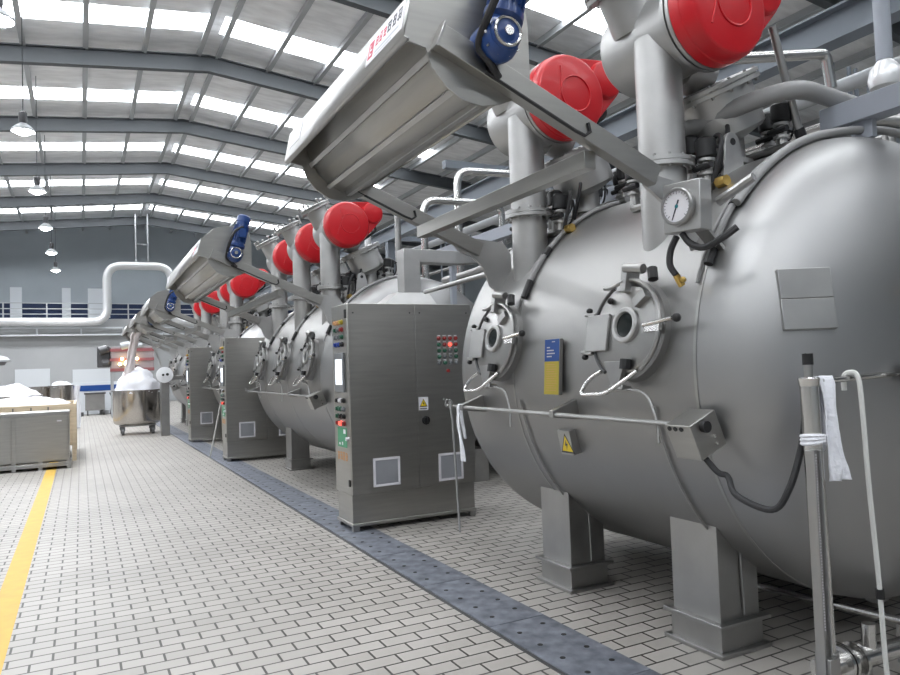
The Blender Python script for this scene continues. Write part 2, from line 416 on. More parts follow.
# ------------------------------------------------------------------ dyeing vessels
XC, ZC, R = 3.76, 1.433, 1.22
def cp(deg, y, r=R): a = math.radians(deg); return V((XC-r*math.cos(a), y, ZC+r*math.sin(a)))
T = 1.32
HATCH = {}
def hatch(root, y, first):
    """manhole door on the aisle side; copies share mesh data"""
    key = 'h'
    if key in HATCH:
        src, sy, so = HATCH[key]
        def rec(s, par, d):
            c = s.copy(); C.objects.link(c); c.parent = par
            if d is not None: c.location = V(s.location)+d
            for k in list(s.children): rec(k, c, None)
        rec(src, root, V((0,y-sy,0))-(ORIG[root.name]-so)); return
    a = math.radians(10); n = V((-math.cos(a),0,math.sin(a))); v = V((math.sin(a),0,math.cos(a))); u = V((0,-1,0))
    o = cp(10,y,R)
    def P(x,yy,z=0): return o+u*x+v*yy+n*z
    m = MB(); m.lathe(P(0,0,-.05), n, [(.262,0),(.262,.085),(.245,.09),(.235,.09)], 48)
    fr = m.build('hatch','vessel',root)
    MB().lathe(P(0,0,.035), n, [(.226,0),(.232,.004),(.232,.026),(.222,.032),(0,.038)], 48).build('door_disc','steel',fr)
    s = MB(); s.lathe(P(.02,.02,.06), n, [(.094,0),(.094,.03),(.086,.036),(.07,.036),(.062,.02),(.062,.0)], 32); s.build('sight_port','cast',fr)
    MB().cyl(P(.02,.02,.065),P(.02,.02,.082),.063,n=28).build('sight_glass','glass',fr)
    h = MB(); h.obox(P(-.195,-.01,.078),(u,v,n),(.085,.10,.009)); h.obox(P(-.265,-.01,.06),(u,v,n),(.03,.115,.022)); h.cyl(P(-.315,-.13,.06),P(-.315,.12,.06),.009,n=10); h.obox(P(-.30,.10,.05),(u,v,n),(.03,.008,.03)); h.obox(P(-.30,-.11,.05),(u,v,n),(.03,.008,.03))
    h.build('hinge','steel',fr,bevel=.004)
    b = MB()
    for yy in (.125,-.135): b.ball(P(-.31,yy,.06),.02,10,(1,1,.8))
    b.ball(P(.385,.03,.09),.022,12); b.cyl(P(.365,.03,.09),P(.385,.03,.09),.012,n=8); b.ball(P(-.12,.16,.075),.018,8); b.cyl(P(.06,-.21,.09),P(.06,-.16,.09),.03,n=10); b.cyl(P(.17,.30,.07),P(.19,.24,.075),.026,n=10)
    b.build('knob','black',fr)
    l = MB(); l.cyl(P(.36,.03,.09),P(.16,.01,.085),.011,n=10); l.obox(P(.22,.0,.075),(u,v,n),(.05,.025,.012)); l.build('latch_bar','polish',fr)
    w = MB(); w.obox(P(0,.27,.06),(u,v,n),(.022,.075,.045)); w.cyl(P(0,.32,.10),P(.13,.30,.09),.026,n=12); w.tube(smoothpath([P(-.2,.24,.06),P(-.12,.23,.08),P(0,.25,.1)]),.011,8); w.obox(P(.12,.15,.08),V_rot(u,v,n,35),(.045,.025,.02)); w.build('upper_clamp','steel',fr,bevel=.003)
    q = MB(); q.prism([P(-.10,-.17,.07),P(.06,-.17,.07),P(.02,-.29,.06),P(-.04,-.29,.06)], n*.03); q.obox(P(-.01,-.30,.05),(u,v,n),(.05,.012,.03)); q.build('lower_bracket','steel',fr,bevel=.003)
    ring = [P(.258*math.cos(math.radians(t)),.258*math.sin(math.radians(t)),.075) for t in range(98,-62,-8)]
    MB().tube(ring,.012,8).build('locking_ring','steel',fr)
    ring2 = [P(.255*math.cos(math.radians(t)),.255*math.sin(math.radians(t)),.06) for t in list(range(115,170,8))]
    ring3 = [P(.255*math.cos(math.radians(t)),.255*math.sin(math.radians(t)),.06) for t in list(range(200,242,8))]
    d = MB(); d.tube(ring2,.010,8); d.tube(ring3,.010,8); d.build('seal_lip','dark',fr)
    hd = elbow([P(.15,-.22,.09),P(-.02,-.34,.13),P(-.25,-.35,.12),P(-.22,-.26,.09),P(-.13,-.22,.085)],.05)
    MB().tube(hd,.011,8).build('grab_handle','polish',fr)
    dt = MB().tube(smoothpath([P(-.06,-.315,.05),P(.1,-.31,.06),P(.19,-.34,.05),P(.25,-.45,.035),P(.28,-.56,.03)]),.007,8); dt.build('drip_tube','steel',fr)
    HATCH[key] = (fr, y, ORIG[root.name].copy())
def V_rot(u,v,n,deg):
    a = math.radians(deg); return (u*math.cos(a)+v*math.sin(a), -u*math.sin(a)+v*math.cos(a), n)

def vessel(label, tubes, legs, group, near=True, last_gap=.46):
    y0 = tubes[0]-.46; y1 = tubes[-1]+last_gap
    t = thing('dyeing_vessel',label,'pressure vessel',(XC,(y0+y1)/2,0),group)
    m = MB(); m.lathe((XC,y0,ZC),(0,1,0),[(R,0),(R,(y1-y0)/2),(R,y1-y0)],128,False,False); m.build('barrel','vessel',t)
    for s,yy,d in ((-1,y0,.60),(1,y1,.35)):
        pr = [(R*math.cos(math.radians(k))**.86, d*math.sin(math.radians(k))**.86) for k in range(0,90,3)]+[(0,d)]
        MB().lathe((XC,yy,ZC),(0,s,0),pr,128,False,False).build('end_dome','dome',t,ang=60)
    for yy in [y0]+[ (a+b)/2+.46 for a,b in zip(tubes,tubes[1:])]:
        m = MB(); m.lathe((XC,yy-.014,ZC),(0,1,0),[(R-.01,0),(R+.0035,.004),(R+.0035,.02),(R-.01,.024)],128,False,False); m.build('weld_strap','steel',t)
        c = MB().tube([cp(d,yy-.03,R+.02) for d in range(26,96,3)],.016,8); c.tube([cp(d,yy+.02,R+.012) for d in range(20,99,3)],.009,8); cc = c.build('conduit','hose',t)
        f = MB(); f.cyl(cp(24,yy-.03,R+.02),cp(30,yy-.03,R+.02),.022,n=10); f.cyl(cp(40,yy-.03,R+.02),cp(43,yy-.03,R+.02),.022,n=10); f.build('conduit_fitting','black',cc)
    for yl in legs:
        m = MB(); z1 = ZC-math.sqrt(R*R-(XC-2.83)**2)+.02; z2 = ZC-math.sqrt(R*R-(XC-3.11)**2)+.02
        m.hexa([(2.83,yl-.16,.03),(3.11,yl-.16,.03),(3.11,yl+.16,.03),(2.83,yl+.16,.03),(2.83,yl-.16,z1),(3.11,yl-.16,z2),(3.11,yl+.16,z2),(2.83,yl+.16,z1)])
        lg = m.build('leg','steel',t,bevel=.004)
        b = MB(); b.box((2.79,yl-.20,0),(3.15,yl+.20,.022)); b.box((2.79,yl-.20,.145),(3.15,yl+.20,.165)); b.box((2.82,yl-.17,.02),(3.12,yl+.17,.15)); b.build('base_plate','steel',lg,bevel=.003)
        m = MB(); m.box((4.41,yl-.16,0),(4.69,yl+.16,ZC-math.sqrt(R*R-.65**2)+.02)); m.build('leg','steel',t,bevel=.004)
    for yt in tubes: hatch(t, yt-.04, False)
    for yt in tubes:
        n = MB(); n.cyl((2.85,yt,2.02),(2.85,yt,2.53),.125,n=28); n.lathe((2.85,yt,2.525),(0,0,1),[(.125,0),(.17,.001),(.17,.024),(.125,.025)],28); n.build('nozzle','cast',t)
    # hook rail along the front
    ra, rb = y0-.04, tubes[-1]+.50
    m = MB(); m.cyl((2.40,ra,1.2),(2.40,rb,1.207),.0125,n=10); rail = m.build('hook_rail','steel',t)
    b = MB()
    for yy in (ra+.98, rb-.25): b.prism([(2.38,yy-.02,1.185),(2.38,yy-.02,1.225),(2.6,yy-.02,1.30),(2.6,yy-.02,1.16)],(0,.04,0))
    b.build('wall_bracket','steel',rail,bevel=.003)
    hk = MB()
    for dy in (.0,.05,.1): hk.tube(smoothpath([(2.40,rb-dy-.02,1.195),(2.375,rb-dy-.02,1.21),(2.38,rb-dy-.02,1.245),(2.36,rb-dy-.02,1.26)],3),.006,6)
    hk.build('hook','steel',rail)
    # junction box at the near end of the rail
    ax = (V((1,0,-.45)).normalized(), V((0,1,0)), V((.45,0,1)).normalized())
    jc = V((2.462,ra-.02,1.155))
    ax = (V((.92,0,.39)), V((0,1,0)), V((-.39,0,.92)))
    jb = MB().obox(jc,ax,(.085,.075,.085)).build('junction_box','brushed',t,bevel=.004)
    k = MB(); k.cyl(jc+V((-.03,-.075,.04)),jc+V((-.03,-.10,.04)),.026,n=14)
    k.build('switch','black',jb); k = MB()
    for q in range(3): k.cyl(jc-ax[0]*.084+ax[2]*.068+V((0,-.02+.035*q,0)), jc-ax[0]*.09+ax[2]*.068+V((0,-.02+.035*q,0)),.011,n=8)
    k.build('cable_gland','black',jb)
    k = MB()
    for q in (-.02,-.055): k.cyl(jc+ax[0]*.03+ax[2]*q-V((0,.074,0)), jc+ax[0]*.03+ax[2]*q-V((0,.08,0)),.008,n=8)
    k.build('screw','polish',jb)
    # lifting lug
    for yl,xx in ((tubes[0]-.17,3.21),):
        zz = ZC+math.sqrt(R*R-(XC-xx)**2)-.03
        pts = [(xx-.09,yl,zz-.06),(xx+.09,yl,zz+.03),(xx+.06,yl,zz+.17)]+[(xx+.055*math.cos(math.radians(a)),yl,zz+.19+.055*math.sin(math.radians(a))) for a in range(0,181,30)]
        lg = MB().prism(pts,(0,.025,0)).build('lifting_lug','cast',t,bevel=.003)
        MB().cyl((xx,yl-.003,zz+.19),(xx,yl+.028,zz+.19),.02,n=14).build('eye_hole','black',lg)
    # sump pipe under the barrel
    MB().cyl((4.0,y0+.1,.33),(4.0,y1-.1,.33),.25,n=32).build('sump_pipe','vessel',t)
    return t, y0, y1

m1 = vessel('nearest large stainless dyeing vessel with domed end filling the right side',[2.9,4.22],[2.79,4.02],'dyeing vessels')
m2 = vessel('second stainless dyeing vessel, with three hatches, behind the nearest control cabinet',[8.77,8.77+T,8.77+2*T],[8.25,11.0],'dyeing vessels')
m3 = vessel('third dyeing vessel down the row, behind the second control cabinet',[15.0,16.2],[14.9,16.1],'dyeing vessels',last_gap=.15)
m4 = vessel('farthest dyeing vessel, beyond the third control cabinet and full tub',[18.95,20.27],[19.0,20.4],'dyeing vessels')

m5 = vessel('hindmost dyeing vessel, mostly hidden behind the tub and white winch disc',[23.1,24.3],[23.0,24.2],'dyeing vessels')
# ------------------------------------------------------------------ reel units (pipe, drum, red belt guard, slanted throat with lid)
def reel(y, label):
    t = thing('reel_drum',label,'reel drum',(2.85,y,2.55),'red guarded reel drums')
    m = MB(); m.cyl((2.85,y,2.565),(2.85,y,3.25),.125,n=32); m.lathe((2.85,y,2.551),(0,0,1),[(.125,0),(.17,.001),(.17,.024),(.125,.026)],28); pp = m.build('down_pipe','cast',t)
    b = MB()
    for k in range(12):
        a = 2*PI*k/12; b.cyl((2.85+.15*math.cos(a),y+.15*math.sin(a),2.515),(2.85+.15*math.cos(a),y+.15*math.sin(a),2.59),.009,n=6)
    b.build('bolt','steel',pp)
    cx, cz = 2.975, 3.31
    MB().lathe((cx,y+.36,cz),(0,-1,0),[(0,-.06),(.12,-.05),(.2,-.02),(.245,.03),(.245,.55),(.285,.552),(.285,.575),(.245,.577),(.245,.585),(.285,.587),(.285,.61),(.24,.612)],48).build('drum','cast',t)
    # belt guard: teardrop hull of two circles
    s = V((.345,0,.17)); d = math.hypot(s.x,s.z); th = math.atan2(s.z,s.x); r1, r2 = .285, .145
    be = math.acos((r1-r2)/d)
    def hull(e, yy):
        pts = []
        for k in range(25): a = th+be+(2*PI-2*be)*k/24; pts.append((cx+(r1-e)*math.cos(a),yy,cz+(r1-e)*math.sin(a)))
        for k in range(13): a = th-be+2*be*k/12; pts.append((cx+s.x+(r2-e)*math.cos(a),yy,cz+s.z+(r2-e)*math.sin(a)))
        return pts
    g = MB(); g.prism(hull(0,y-.25),(0,-.07,0))
    g.lathe((cx,y-.31,cz),(0,-1,0),[(.28,0),(.28,.05),(.262,.085),(.235,.095),(.0,.10)],48)
    g.lathe((cx+s.x,y-.31,cz+s.z),(0,-1,0),[(.14,0),(.125,.04),(.07,.055),(0,.058)],28)
    gd = g.build('belt_guard','red',t,bevel=.006)
    e = MB(); e.torus((cx+.02,y-.409,cz),(0,1,0),.12,.006,32,6); e.tube([(cx-.10,y-.408,cz+.17),(cx-.10,y-.408,cz+.02),(cx-.15,y-.408,cz-.14)],.006,6); e.build('pressed_rib','red',gd)
    m = MB(); m.tube(smoothpath([(cx+.38,y-.2,cz+.08),(cx+.42,y-.22,cz-.02),(cx+.34,y-.2,cz-.1),(cx+.28,y-.12,cz-.14)]),.018,8); m.build('cable','rubber',t)
    # throat
    ax = V((-.47,0,.88)).normalized(); o = V((2.83,y+.13,3.37)); le = .26
    m = MB(); m.cyl(o,o+ax*le,.135,n=28); m.lathe(o+ax*le,ax,[(.15,-.03),(.2,-.029),(.2,-.005),(.15,-.004)],28); th_ = m.build('throat','cast',t)
    m = MB(); m.lathe(o+ax*le,ax,[(.2,.0),(.2,.02),(.17,.03),(0,.04)],28); m.build('lid','steel',th_,bevel=.003)
    m = MB(); _,uu,vv = frame(ax)
    for k in range(6):
        q = o+ax*le+(uu*math.cos(k*PI/3)+vv*math.sin(k*PI/3))*.19; m.cyl(q-ax*.04,q+ax*.07,.012,n=6); m.ball(q+ax*.07,.022,8)
    m.build('swing_bolt','steel',th_)
    # side canister hanging to the right
    ax = V((-.43,.0,.9)).normalized(); c = V((3.33,y+.02,2.92))
    m = MB(); m.lathe(c-ax*.15,ax,[(.10,-.03),(.2,0),(.22,.02),(.22,.25),(.27,.252),(.27,.275),(.255,.276),(.255,.283),(.27,.284),(.27,.305),(.2,.315),(0,.32)],36); cn = m.build('canister','cast',t)
    b = MB(); _,uu,vv = frame(ax)
    for k in range(14):
        q = c+ax*.115+(uu*math.cos(k*PI/7)+vv*math.sin(k*PI/7))*.25; b.cyl(q-ax*.03,q+ax*.05,.01,n=6)
    b.build('bolt','steel',cn)
    m = MB(); m.cyl(c-ax*.14,V((3.40,y+.02,2.5)),.09,n=18); m.lathe((3.40,y+.02,2.6),(0,0,1),[(.13,0),(.13,.03)],18); m.build('outlet','cast',cn)
    m = MB(); m.cyl((3.1,y+.05,3.15),(3.24,y+.03,3.1),.12,n=20); m.build('cross_pipe','cast',t)
    return t
reel0 = reel(2.9,'reel drum with red belt guard nearest the camera, cut off by the top edge')
RL = [(4.22,'red guarded reel drum behind the diagonal chute beam, second from the camera'),
 (8.77,'red guarded reel drum on the tall pipe just behind the nearest control cabinet'),
 (8.77+T,'middle reel drum of the three in a row behind the nearest cabinet'),
 (8.77+2*T,'farthest reel drum of the three in a row behind the nearest cabinet'),
 (15.0,'red guarded reel drum under the second chute, left of the row of three'),
 (16.2,'reel drum half hidden behind the second chute arm'),
 (18.95,'small distant reel drum with red guard, right one of the far pair'),
 (20.27,'most distant reel drum, its red guard leftmost of all')]
for y,l in RL: copy_tree(reel0,(0,y-2.9,0),l)

# ------------------------------------------------------------------ valves and hoses on top of the vessels
def valve(x, y, z, label, group):
    t = thing('pneumatic_valve',label,'valve',(x,y,z),group)
    MB().lathe((x,y,z),(0,0,1),[(.045,0),(.045,.015),(.028,.02),(.028,.07),(.045,.075),(.045,.09)],14).build('body','cast',t)
    MB().lathe((x,y,z+.09),(0,0,1),[(.04,0),(.055,.01),(.055,.10),(.04,.115),(.02,.12)],14).build('actuator','black',t)
    m = MB(); m.tube(smoothpath([(x+.05,y,z+.15),(x+.1,y-.02,z+.16),(x+.13,y+.03,z+.05),(x+.11,y+.1,z-.02)],4),.008,6); m.cyl((x-.03,y-.06,z+.045),(x-.03,y+.06,z+.045),.018,n=8); m.build('air_line','rubber',t)
    return t
def surf(x): return ZC+math.sqrt(R*R-(XC-x)**2)
def bank(label, group): 
    pass
v0 = None
banks = [(2.9,'black topped air valve in the cluster under the nearest reel drum','valves under the nearest drum'),
 (4.22,'black topped air valve in the cluster behind the chute beam','valves behind the chute beam'),
 (8.77,'black topped air valve below the drum behind the nearest cabinet','valves behind the nearest cabinet'),
 (8.77+T,'black topped air valve below the middle drum of the three','valves below the middle drum'),
 (15.0,'black topped air valve on the third vessel, under its first drum','valves on the third vessel')]
offs = [(3.02,.20),(3.12,.05),(3.12,.33),(3.24,.27),(3.55,-.22),(3.66,-.05),(3.6,.2),(3.0,-.17),(3.06,.46),(3.2,.5),(3.44,.42),(3.75,.35)]
for yb,lab,gr in banks:
    for dx,dy in offs:
        z = surf(dx)-.005+.09
        if v0 is None: v0 = (valve(dx,yb+dy,z,lab,gr), V((dx,yb+dy,z)))
        else: copy_tree(v0[0], V((dx,yb+dy,z))-v0[1], lab, gr)
# manifold bars carrying the valves, one to each cluster
for yb,lab,gr in banks:
    t = thing('valve_manifold',lab.replace('black topped air valve','stepped steel manifold')+', carrying the valves','manifold',(3.3,yb,surf(3.3)))
    m = MB()
    for dx,dy in offs: m.cyl((dx,yb+dy,surf(dx)-.03),(dx,yb+dy,surf(dx)+.086),.03,n=10)
    m.build('riser','cast',t)
    m = MB(); m.tube(elbow([(2.98,yb-.22,surf(2.98)+.03),(3.0,yb+.45,surf(3.0)+.03),(3.5,yb+.5,surf(3.5)+.05)],.08),.02,8); m.tube(elbow([(3.5,yb-.3,surf(3.5)+.03),(3.55,yb+.4,surf(3.55)+.04)],.05),.025,8); m.build('header','steel',t)
    m = MB()
    for q in range(4):
        x = 3.0+.17*q; z = surf(x); m.tube(smoothpath([(x,yb-.2+.1*q,z+.02),(x+.03,yb-.25+.1*q,z+.25),(x+.14,yb-.1+.1*q,z+.32),(x+.2,yb+.05+.08*q,z+.12),(x+.16,yb+.1+.1*q,z-.02)],5),.013,8)
    m.build('air_hoses','rubber',t)
    MB().cyl((3.0,yb-.24,surf(3.0)+.03),(3.0,yb-.30,surf(3.0)+.03),.03,n=8).build('cap','brass',t)

# ------------------------------------------------------------------ plaiting chutes over the aisle
def chute(y0, y1, label, sign=True, short=False):
    t = thing('plaiting_chute',label,'chute',(2.6,(y0+y1)/2,1.95),'plaiting chutes')
    P = [(1.15,2.81),(1.19,2.995),(1.33,3.12),(1.47,3.155),(1.67,3.14),(1.72,3.0),(1.72,2.70),(1.67,2.635),(1.60,2.605),(1.51,2.585),(1.42,2.597),(1.34,2.645),(1.28,2.715),(1.255,2.79)]
    for yy in (y0, y1-.012): MB().prism([(x,yy,z) for x,z in P],(0,.012,0)).build('end_plate','brushed',t)
    m = MB()
    top = [(1.15,2.81),(1.19,2.995)]
    m.sheet([[(x,yy,z) for x,z in top] for yy in (y0-.02,y1+.02)])
    m.sheet([[(1.15,yy,2.81),(1.175,yy,2.803)] for yy in (y0-.02,y1+.02)])
    fr = m.build('front_panel','white' if False else 'cast',t,solid=.006)
    m = MB(); m.sheet([[(x,yy,z) for x,z in [(1.19,2.995),(1.33,3.12),(1.47,3.155),(1.67,3.14),(1.72,3.0),(1.72,2.70)]] for yy in (y0+.01,y1-.01)]); m.build('top_cover','brushed',t,solid=.006)
    inn = [(1.185,2.95),(1.26,2.95),(1.31,2.83),(1.36,2.745),(1.41,2.695),(1.50,2.65),(1.59,2.65),(1.67,2.68),(1.71,2.72)]
    m = MB(); m.sheet([[(x,yy,z) for x,z in inn] for yy in (y0+.012,y1-.012)]); m.build('trough','brushed',t,solid=.006,ang=12)
    for x,z,ang in ((1.315,2.80,-55),(1.425,2.675,-35),(1.55,2.635,0)):
        a = math.radians(ang); MB().obox((x,(y0+y1)/2,z),((math.cos(a),0,math.sin(a)),(0,1,0),(-math.sin(a),0,math.cos(a))),(.015,(y1-y0)/2-.013,.017)).build('slat','cast',t,bevel=.003)
    # arms
    for yy in (y0-.05, y1+.0):
        sh = short and yy < y0
        a = MB(); a.bar((1.30,yy+.03,2.834),(2.43,yy+.03,2.364) if sh else (2.54,yy+.03,2.318),.06,.098)
        ar = a.build('arm','brushed',t,bevel=.003)
        gsx = MB().prism([(2.36,yy+.06,2.40),(2.62,yy+.06,2.36),(2.80,yy+.06,2.30),(2.80,yy+.06,2.12),(2.70,yy+.06,2.02),(2.60,yy+.06,2.2),(2.40,yy+.06,2.33)] if sh else [(2.28,yy+.03,2.40),(2.50,yy+.03,2.40),(2.74,yy+.03,2.38),(2.80,yy+.03,2.30),(2.80,yy+.03,2.10),(2.68,yy+.03,2.02),(2.62,yy+.03,2.06),(2.56,yy+.03,2.2),(2.48,yy+.03,2.27),(2.38,yy+.03,2.30)],(0,.02,0)); gsx.build('gusset','cast',ar)
        s = MB().obox((1.30,yy+.03,2.834),((.92,0,-.38),(0,1,0),(.38,0,.92)),(.005,.04,.06)); s.build('arm_plate','steel',ar,bevel=.002)
        c = MB().tube([(1.5,yy-.006,2.705),(1.95,yy-.006,2.515),(2.0,yy-.006,2.50),(2.03,yy-.006,2.52),(2.02,yy-.006,2.56)],.008,6); c.build('cable','rubber',ar)
    MB().box((2.035,y0,2.375),(2.10,y1+.0,2.455)).build('cross_tie','brushed',t,bevel=.003)
    # blue gear motor on the near end plate
    g = MB(); yy = y0-.11
    ax = V((.26,0,.96)).normalized(); o = V((1.535,yy,2.83))
    g.ball(o,.088,18,(1,.9,1.15)); g.lathe(o,(0,-1,0),[(.085,-.1),(.085,-.03),(.07,.0),(.07,.06),(.06,.07)],24)
    g.lathe(o+ax*.06,ax,[(.06,0),(.085,.02),(.085,.05),(.068,.055),(.068,.30),(.074,.305),(.074,.37),(.055,.385)],24)
    gm = g.build('gear_motor','blue',t)
    f = MB()
    for k in range(16):
        a = 2*PI*k/16; _,uu,vv = frame(ax); d = uu*math.cos(a)+vv*math.sin(a); f.obox(o+ax*.23+d*.072,(ax,d,ax.cross(d)),(.095,.008,.003))
    f.box((1.56,yy-.105,3.0),(1.64,yy-.05,3.1)); f.build('cooling_fins','blue',gm)
    r = MB(); r.torus(o+V((0,-.072,0)),(0,1,0),.058,.007,24,6); r.cyl(o+V((0,-.07,0)),o+V((0,-.085,0)),.02,n=12)
    for k in range(10):
        a = 2*PI*k/10; r.cyl(o+V((.082*math.cos(a),-.02,.082*math.sin(a))),o+V((.082*math.cos(a),-.035,.082*math.sin(a))),.007,n=6)
    r.build('bearing_ring','polish',gm)
    h = MB().tube(smoothpath([(1.62,yy-.06,3.12),(1.52,yy-.12,3.06),(1.46,yy-.09,2.92),(1.45,y0-.09,2.80),(1.5,y0-.085,2.74),(1.56,y0-.06,2.69)]),.016,8); h.build('motor_cable','rubber',gm)
    m = MB(); m.prism([(1.60,y0-.03,2.70),(1.60,y0-.03,3.16),(1.64,y0-.03,3.21),(1.70,y0-.03,3.2),(1.735,y0-.03,2.95),(1.735,y0-.03,2.66)],(0,.025,0)); m.build('motor_plate','brushed',t)
    # label on the front panel
    if sign:
        F = Face((1.15-.003,y1,2.81),(0,-1,0),(.04,0,.185))
        Ln = y1-y0
        pan = MB(); F.rect(pan, Ln-.42, .045, Ln-.01, .18, .001, .0025); pn = pan.build('maker_label','label',t)
        a = MB()
        F.shape(a,[(Ln-.405,.07),(Ln-.345,.07),(Ln-.345,.15),(Ln-.405,.15)],.0025,.0032); a.build('logo','signred',pn)
        a = MB(); F.rect(a,Ln-.39,.082,Ln-.36,.09,.0032,.004); F.rect(a,Ln-.39,.105,Ln-.36,.112,.0032,.004); F.rect(a,Ln-.39,.082,Ln-.384,.138,.0032,.004); a.build('logo_inset','label',pn)
        a = MB()
        for k in range(3): F.glyph(a,Ln-.325+.045*k,.10,.036,.05,k+3,.0025,.0032)
        a.build('red_lettering','signred',pn)
        a = MB()
        for k in range(3): F.glyph(a,Ln-.19+.055*k,.10,.046,.055,k+13,.0025,.0032)
        a.build('black_lettering','signblack',pn)
        a = MB(); F.rect(a,Ln-.32,.07,Ln-.05,.08,.0025,.003); F.rect(a,Ln-.32,.055,Ln-.12,.06,.0025,.003); a.build('small_print','signgrey',pn)
        pan = MB(); F.rect(pan,.06,.06,.30,.165,.001,.0025); pn = pan.build('notice_label','label',t)
        a = MB(); F.rect(a,.06,.06,.30,.064,.0025,.003); F.rect(a,.295,.06,.30,.165,.0025,.003); a.build('notice_edge','signgrey',pn)
    return t
chute(2.55,4.37,'large stainless plaiting chute with blue motor overhanging the aisle, nearest the camera',short=True)
chute(8.2,11.45,'second plaiting chute with blue motor, over the cabinet row at left centre')
chute(14.7,16.6,'third plaiting chute, lower left of the second chute',sign=False)
chute(18.55,20.8,'fourth plaiting chute, white cloth hanging from it into the tub',sign=False)
chute(22.4,24.6,'hindmost plaiting chute, low behind the hanging white cloth',sign=False)

# ------------------------------------------------------------------ control cabinets
def tri_sign(F, mb_y, mb_k, cx, cy, s, z):
    def tri(s): return [(cx-s*.5,cy-s*.4),(cx+s*.5,cy-s*.4),(cx,cy+s*.52)]
    F.shape(mb_k, tri(s), z, z+.0008); F.shape(mb_y, tri(s*.8), z+.0008, z+.0016)
    F.shape(mb_k, [(cx+.02*s,cy+.22*s),(cx-.11*s,cy-.05*s),(cx-.01*s,cy-.05*s),(cx-.04*s,cy-.26*s),(cx+.11*s,cy+.04*s),(cx+.02*s,cy+.04*s)], z+.0016, z+.0024)
def cabinet(y0, label):
    x0,x1,dp,h = 2.195,3.50,.46,2.117
    t = thing('control_cabinet',label,'control cabinet',((x0+x1)/2,y0+dp/2,0),'control cabinets')
    MB().box((x0,y0+.018,.34),(x1,y0+dp,h)).build('body','brushed',t,bevel=.006)
    p = MB(); p.box((x0+.01,y0+.03,.06),(x1-.01,y0+dp-.02,.34)); p.box((x0,y0+.012,.05),(x1,y0+dp,.08)); p.build('plinth','brushed',t,bevel=.004)
    for xx in (x0+.01,x1-.07):
        for yy in (y0+.02,y0+dp-.07): MB().box((xx,yy,0),(xx+.06,yy+.05,.055)).build('foot','steel',t)
    xm = 2.878
    F = Face((x0,y0-.004,0),(1,0,0),(0,0,1)); ox = x0
    for a,b in ((x0+.004,xm-.002),(xm+.002,x1-.004)):
        d = MB().box((a,y0-.004,.345),(b,y0+.02,h-.004)).build('door','brushed',t,bevel=.003)
        s = MB()
        for q in (a+.05,b-.05): s.cyl((q,y0-.004,h-.09),(q,y0-.008,h-.09),.008,n=8)
        s.build('rivet','dark',d)
        va = (2.405,.40,2.675,.665) if a < 2.5 else (3.085,.385,3.352,.65)
        v = MB()
        X0,Z0,X1,Z1 = va; w = .022
        F.rect(v,X0-ox,Z0,X1-ox,Z0+w,0,.008); F.rect(v,X0-ox,Z1-w,X1-ox,Z1,0,.008); F.rect(v,X0-ox,Z0,X0-ox+w,Z1,0,.008); F.rect(v,X1-ox-w,Z0,X1-ox,Z1,0,.008)
        vf = v.build('vent_frame','label',d)
        v = MB(); F.rect(v,X0-ox+w,Z0+w,X1-ox-w,Z1-w,0,.004)
        for k in range(14): zz = Z0+w+.005+(Z1-Z0-2*w)*k/14; F.rect(v,X0-ox+w,zz,X1-ox-w,zz+.006,.004,.006)
        v.build('vent_mesh','mesh',d)
    n = MB(); F.rect(n,2.893-ox,1.085,2.993-ox,1.21,0,.002); wl = n.build('warning_label','label',t)
    ky, kk = MB(), MB(); tri_sign(F,ky,kk,2.943-ox,1.15,.085,.002); F.rect(kk,2.905-ox,1.095,2.98-ox,1.103,.002,.003); ky.build('warning_triangle','yellow',wl); kk.build('warning_mark','signblack',wl)
    s = MB(); s.lathe((2.962,y0-.004,.985),(0,-1,0),[(.042,0),(.042,.012),(.03,.016),(.03,.03)],20); s.box((2.952,y0-.055,.95),(2.972,y0-.03,1.02)); s.build('rotary_switch','black',t)
    rows = [('reddark','reddark','reddark','reddark'),('greenbtn','reddark','redlamp','reddark'),('greenbtn','greenbtn','bezel','greenbtn'),('greenbtn','bezel','bezel','greenbtn'),('bezel','greenbtn','bezel','bezel')]
    for r,row in enumerate(rows):
        for c,mm in enumerate(row):
            X = 3.13+.062*c; Z = 1.775-.06*r
            b = MB(); b.lathe((X,y0-.004,Z),(0,-1,0),[(.02,0),(.02,.008),(.016,.01),(.016,.02),(.012,.023)],12); bo = b.build('push_button',mm,t)
            b = MB(); F.rect(b,X-ox-.018,Z+.023,X-ox+.018,Z+.033,0,.002); b.build('button_tag','label',bo)
    b = MB(); b.lathe((3.22,y0-.004,1.455),(0,-1,0),[(.016,0),(.016,.02)],12); b.build('push_button','reddark',t)
    # aisle side
    G = Face((x0,y0+dp,0),(0,-1,0),(0,0,1))      # u: from far to near, n = -x
    s = MB(); G.rect(s,.10,1.29,.36,1.66,0,.02); sc_ = s.build('touchscreen','bezel',t,bevel=.004)
    s = MB(); G.rect(s,.135,1.36,.325,1.60,.02,.0215); s.build('display','screen',sc_)
    cols = [(1.95,('orange','orange','ochre')),(1.88,('greenbtn','bezel','reddark')),(1.81,('bezel','bezel','greenbtn')),(1.74,('bluebtn','bluebtn','black')),(1.21,('black','label','black')),(1.13,('greenbtn','greenbtn','bezel')),(1.06,('greenbtn','black','black')),(.995,('reddark','redlamp','reddark'))]
    for z,row in cols:
        for k,mm in enumerate(row):
            yy = y0+dp-.13-.09*k
            b = MB(); b.lathe((x0,yy,z),(-1,0,0),[(.024,0),(.024,.012),(.018,.014),(.018,.03)],12); b.build('push_button',mm,t)
    for z in (1.915,1.845,1.775): pass
    b = MB(); G.rect(b,.10,.77,.36,.955,0,.003); gs = b.build('green_notice','green',t)
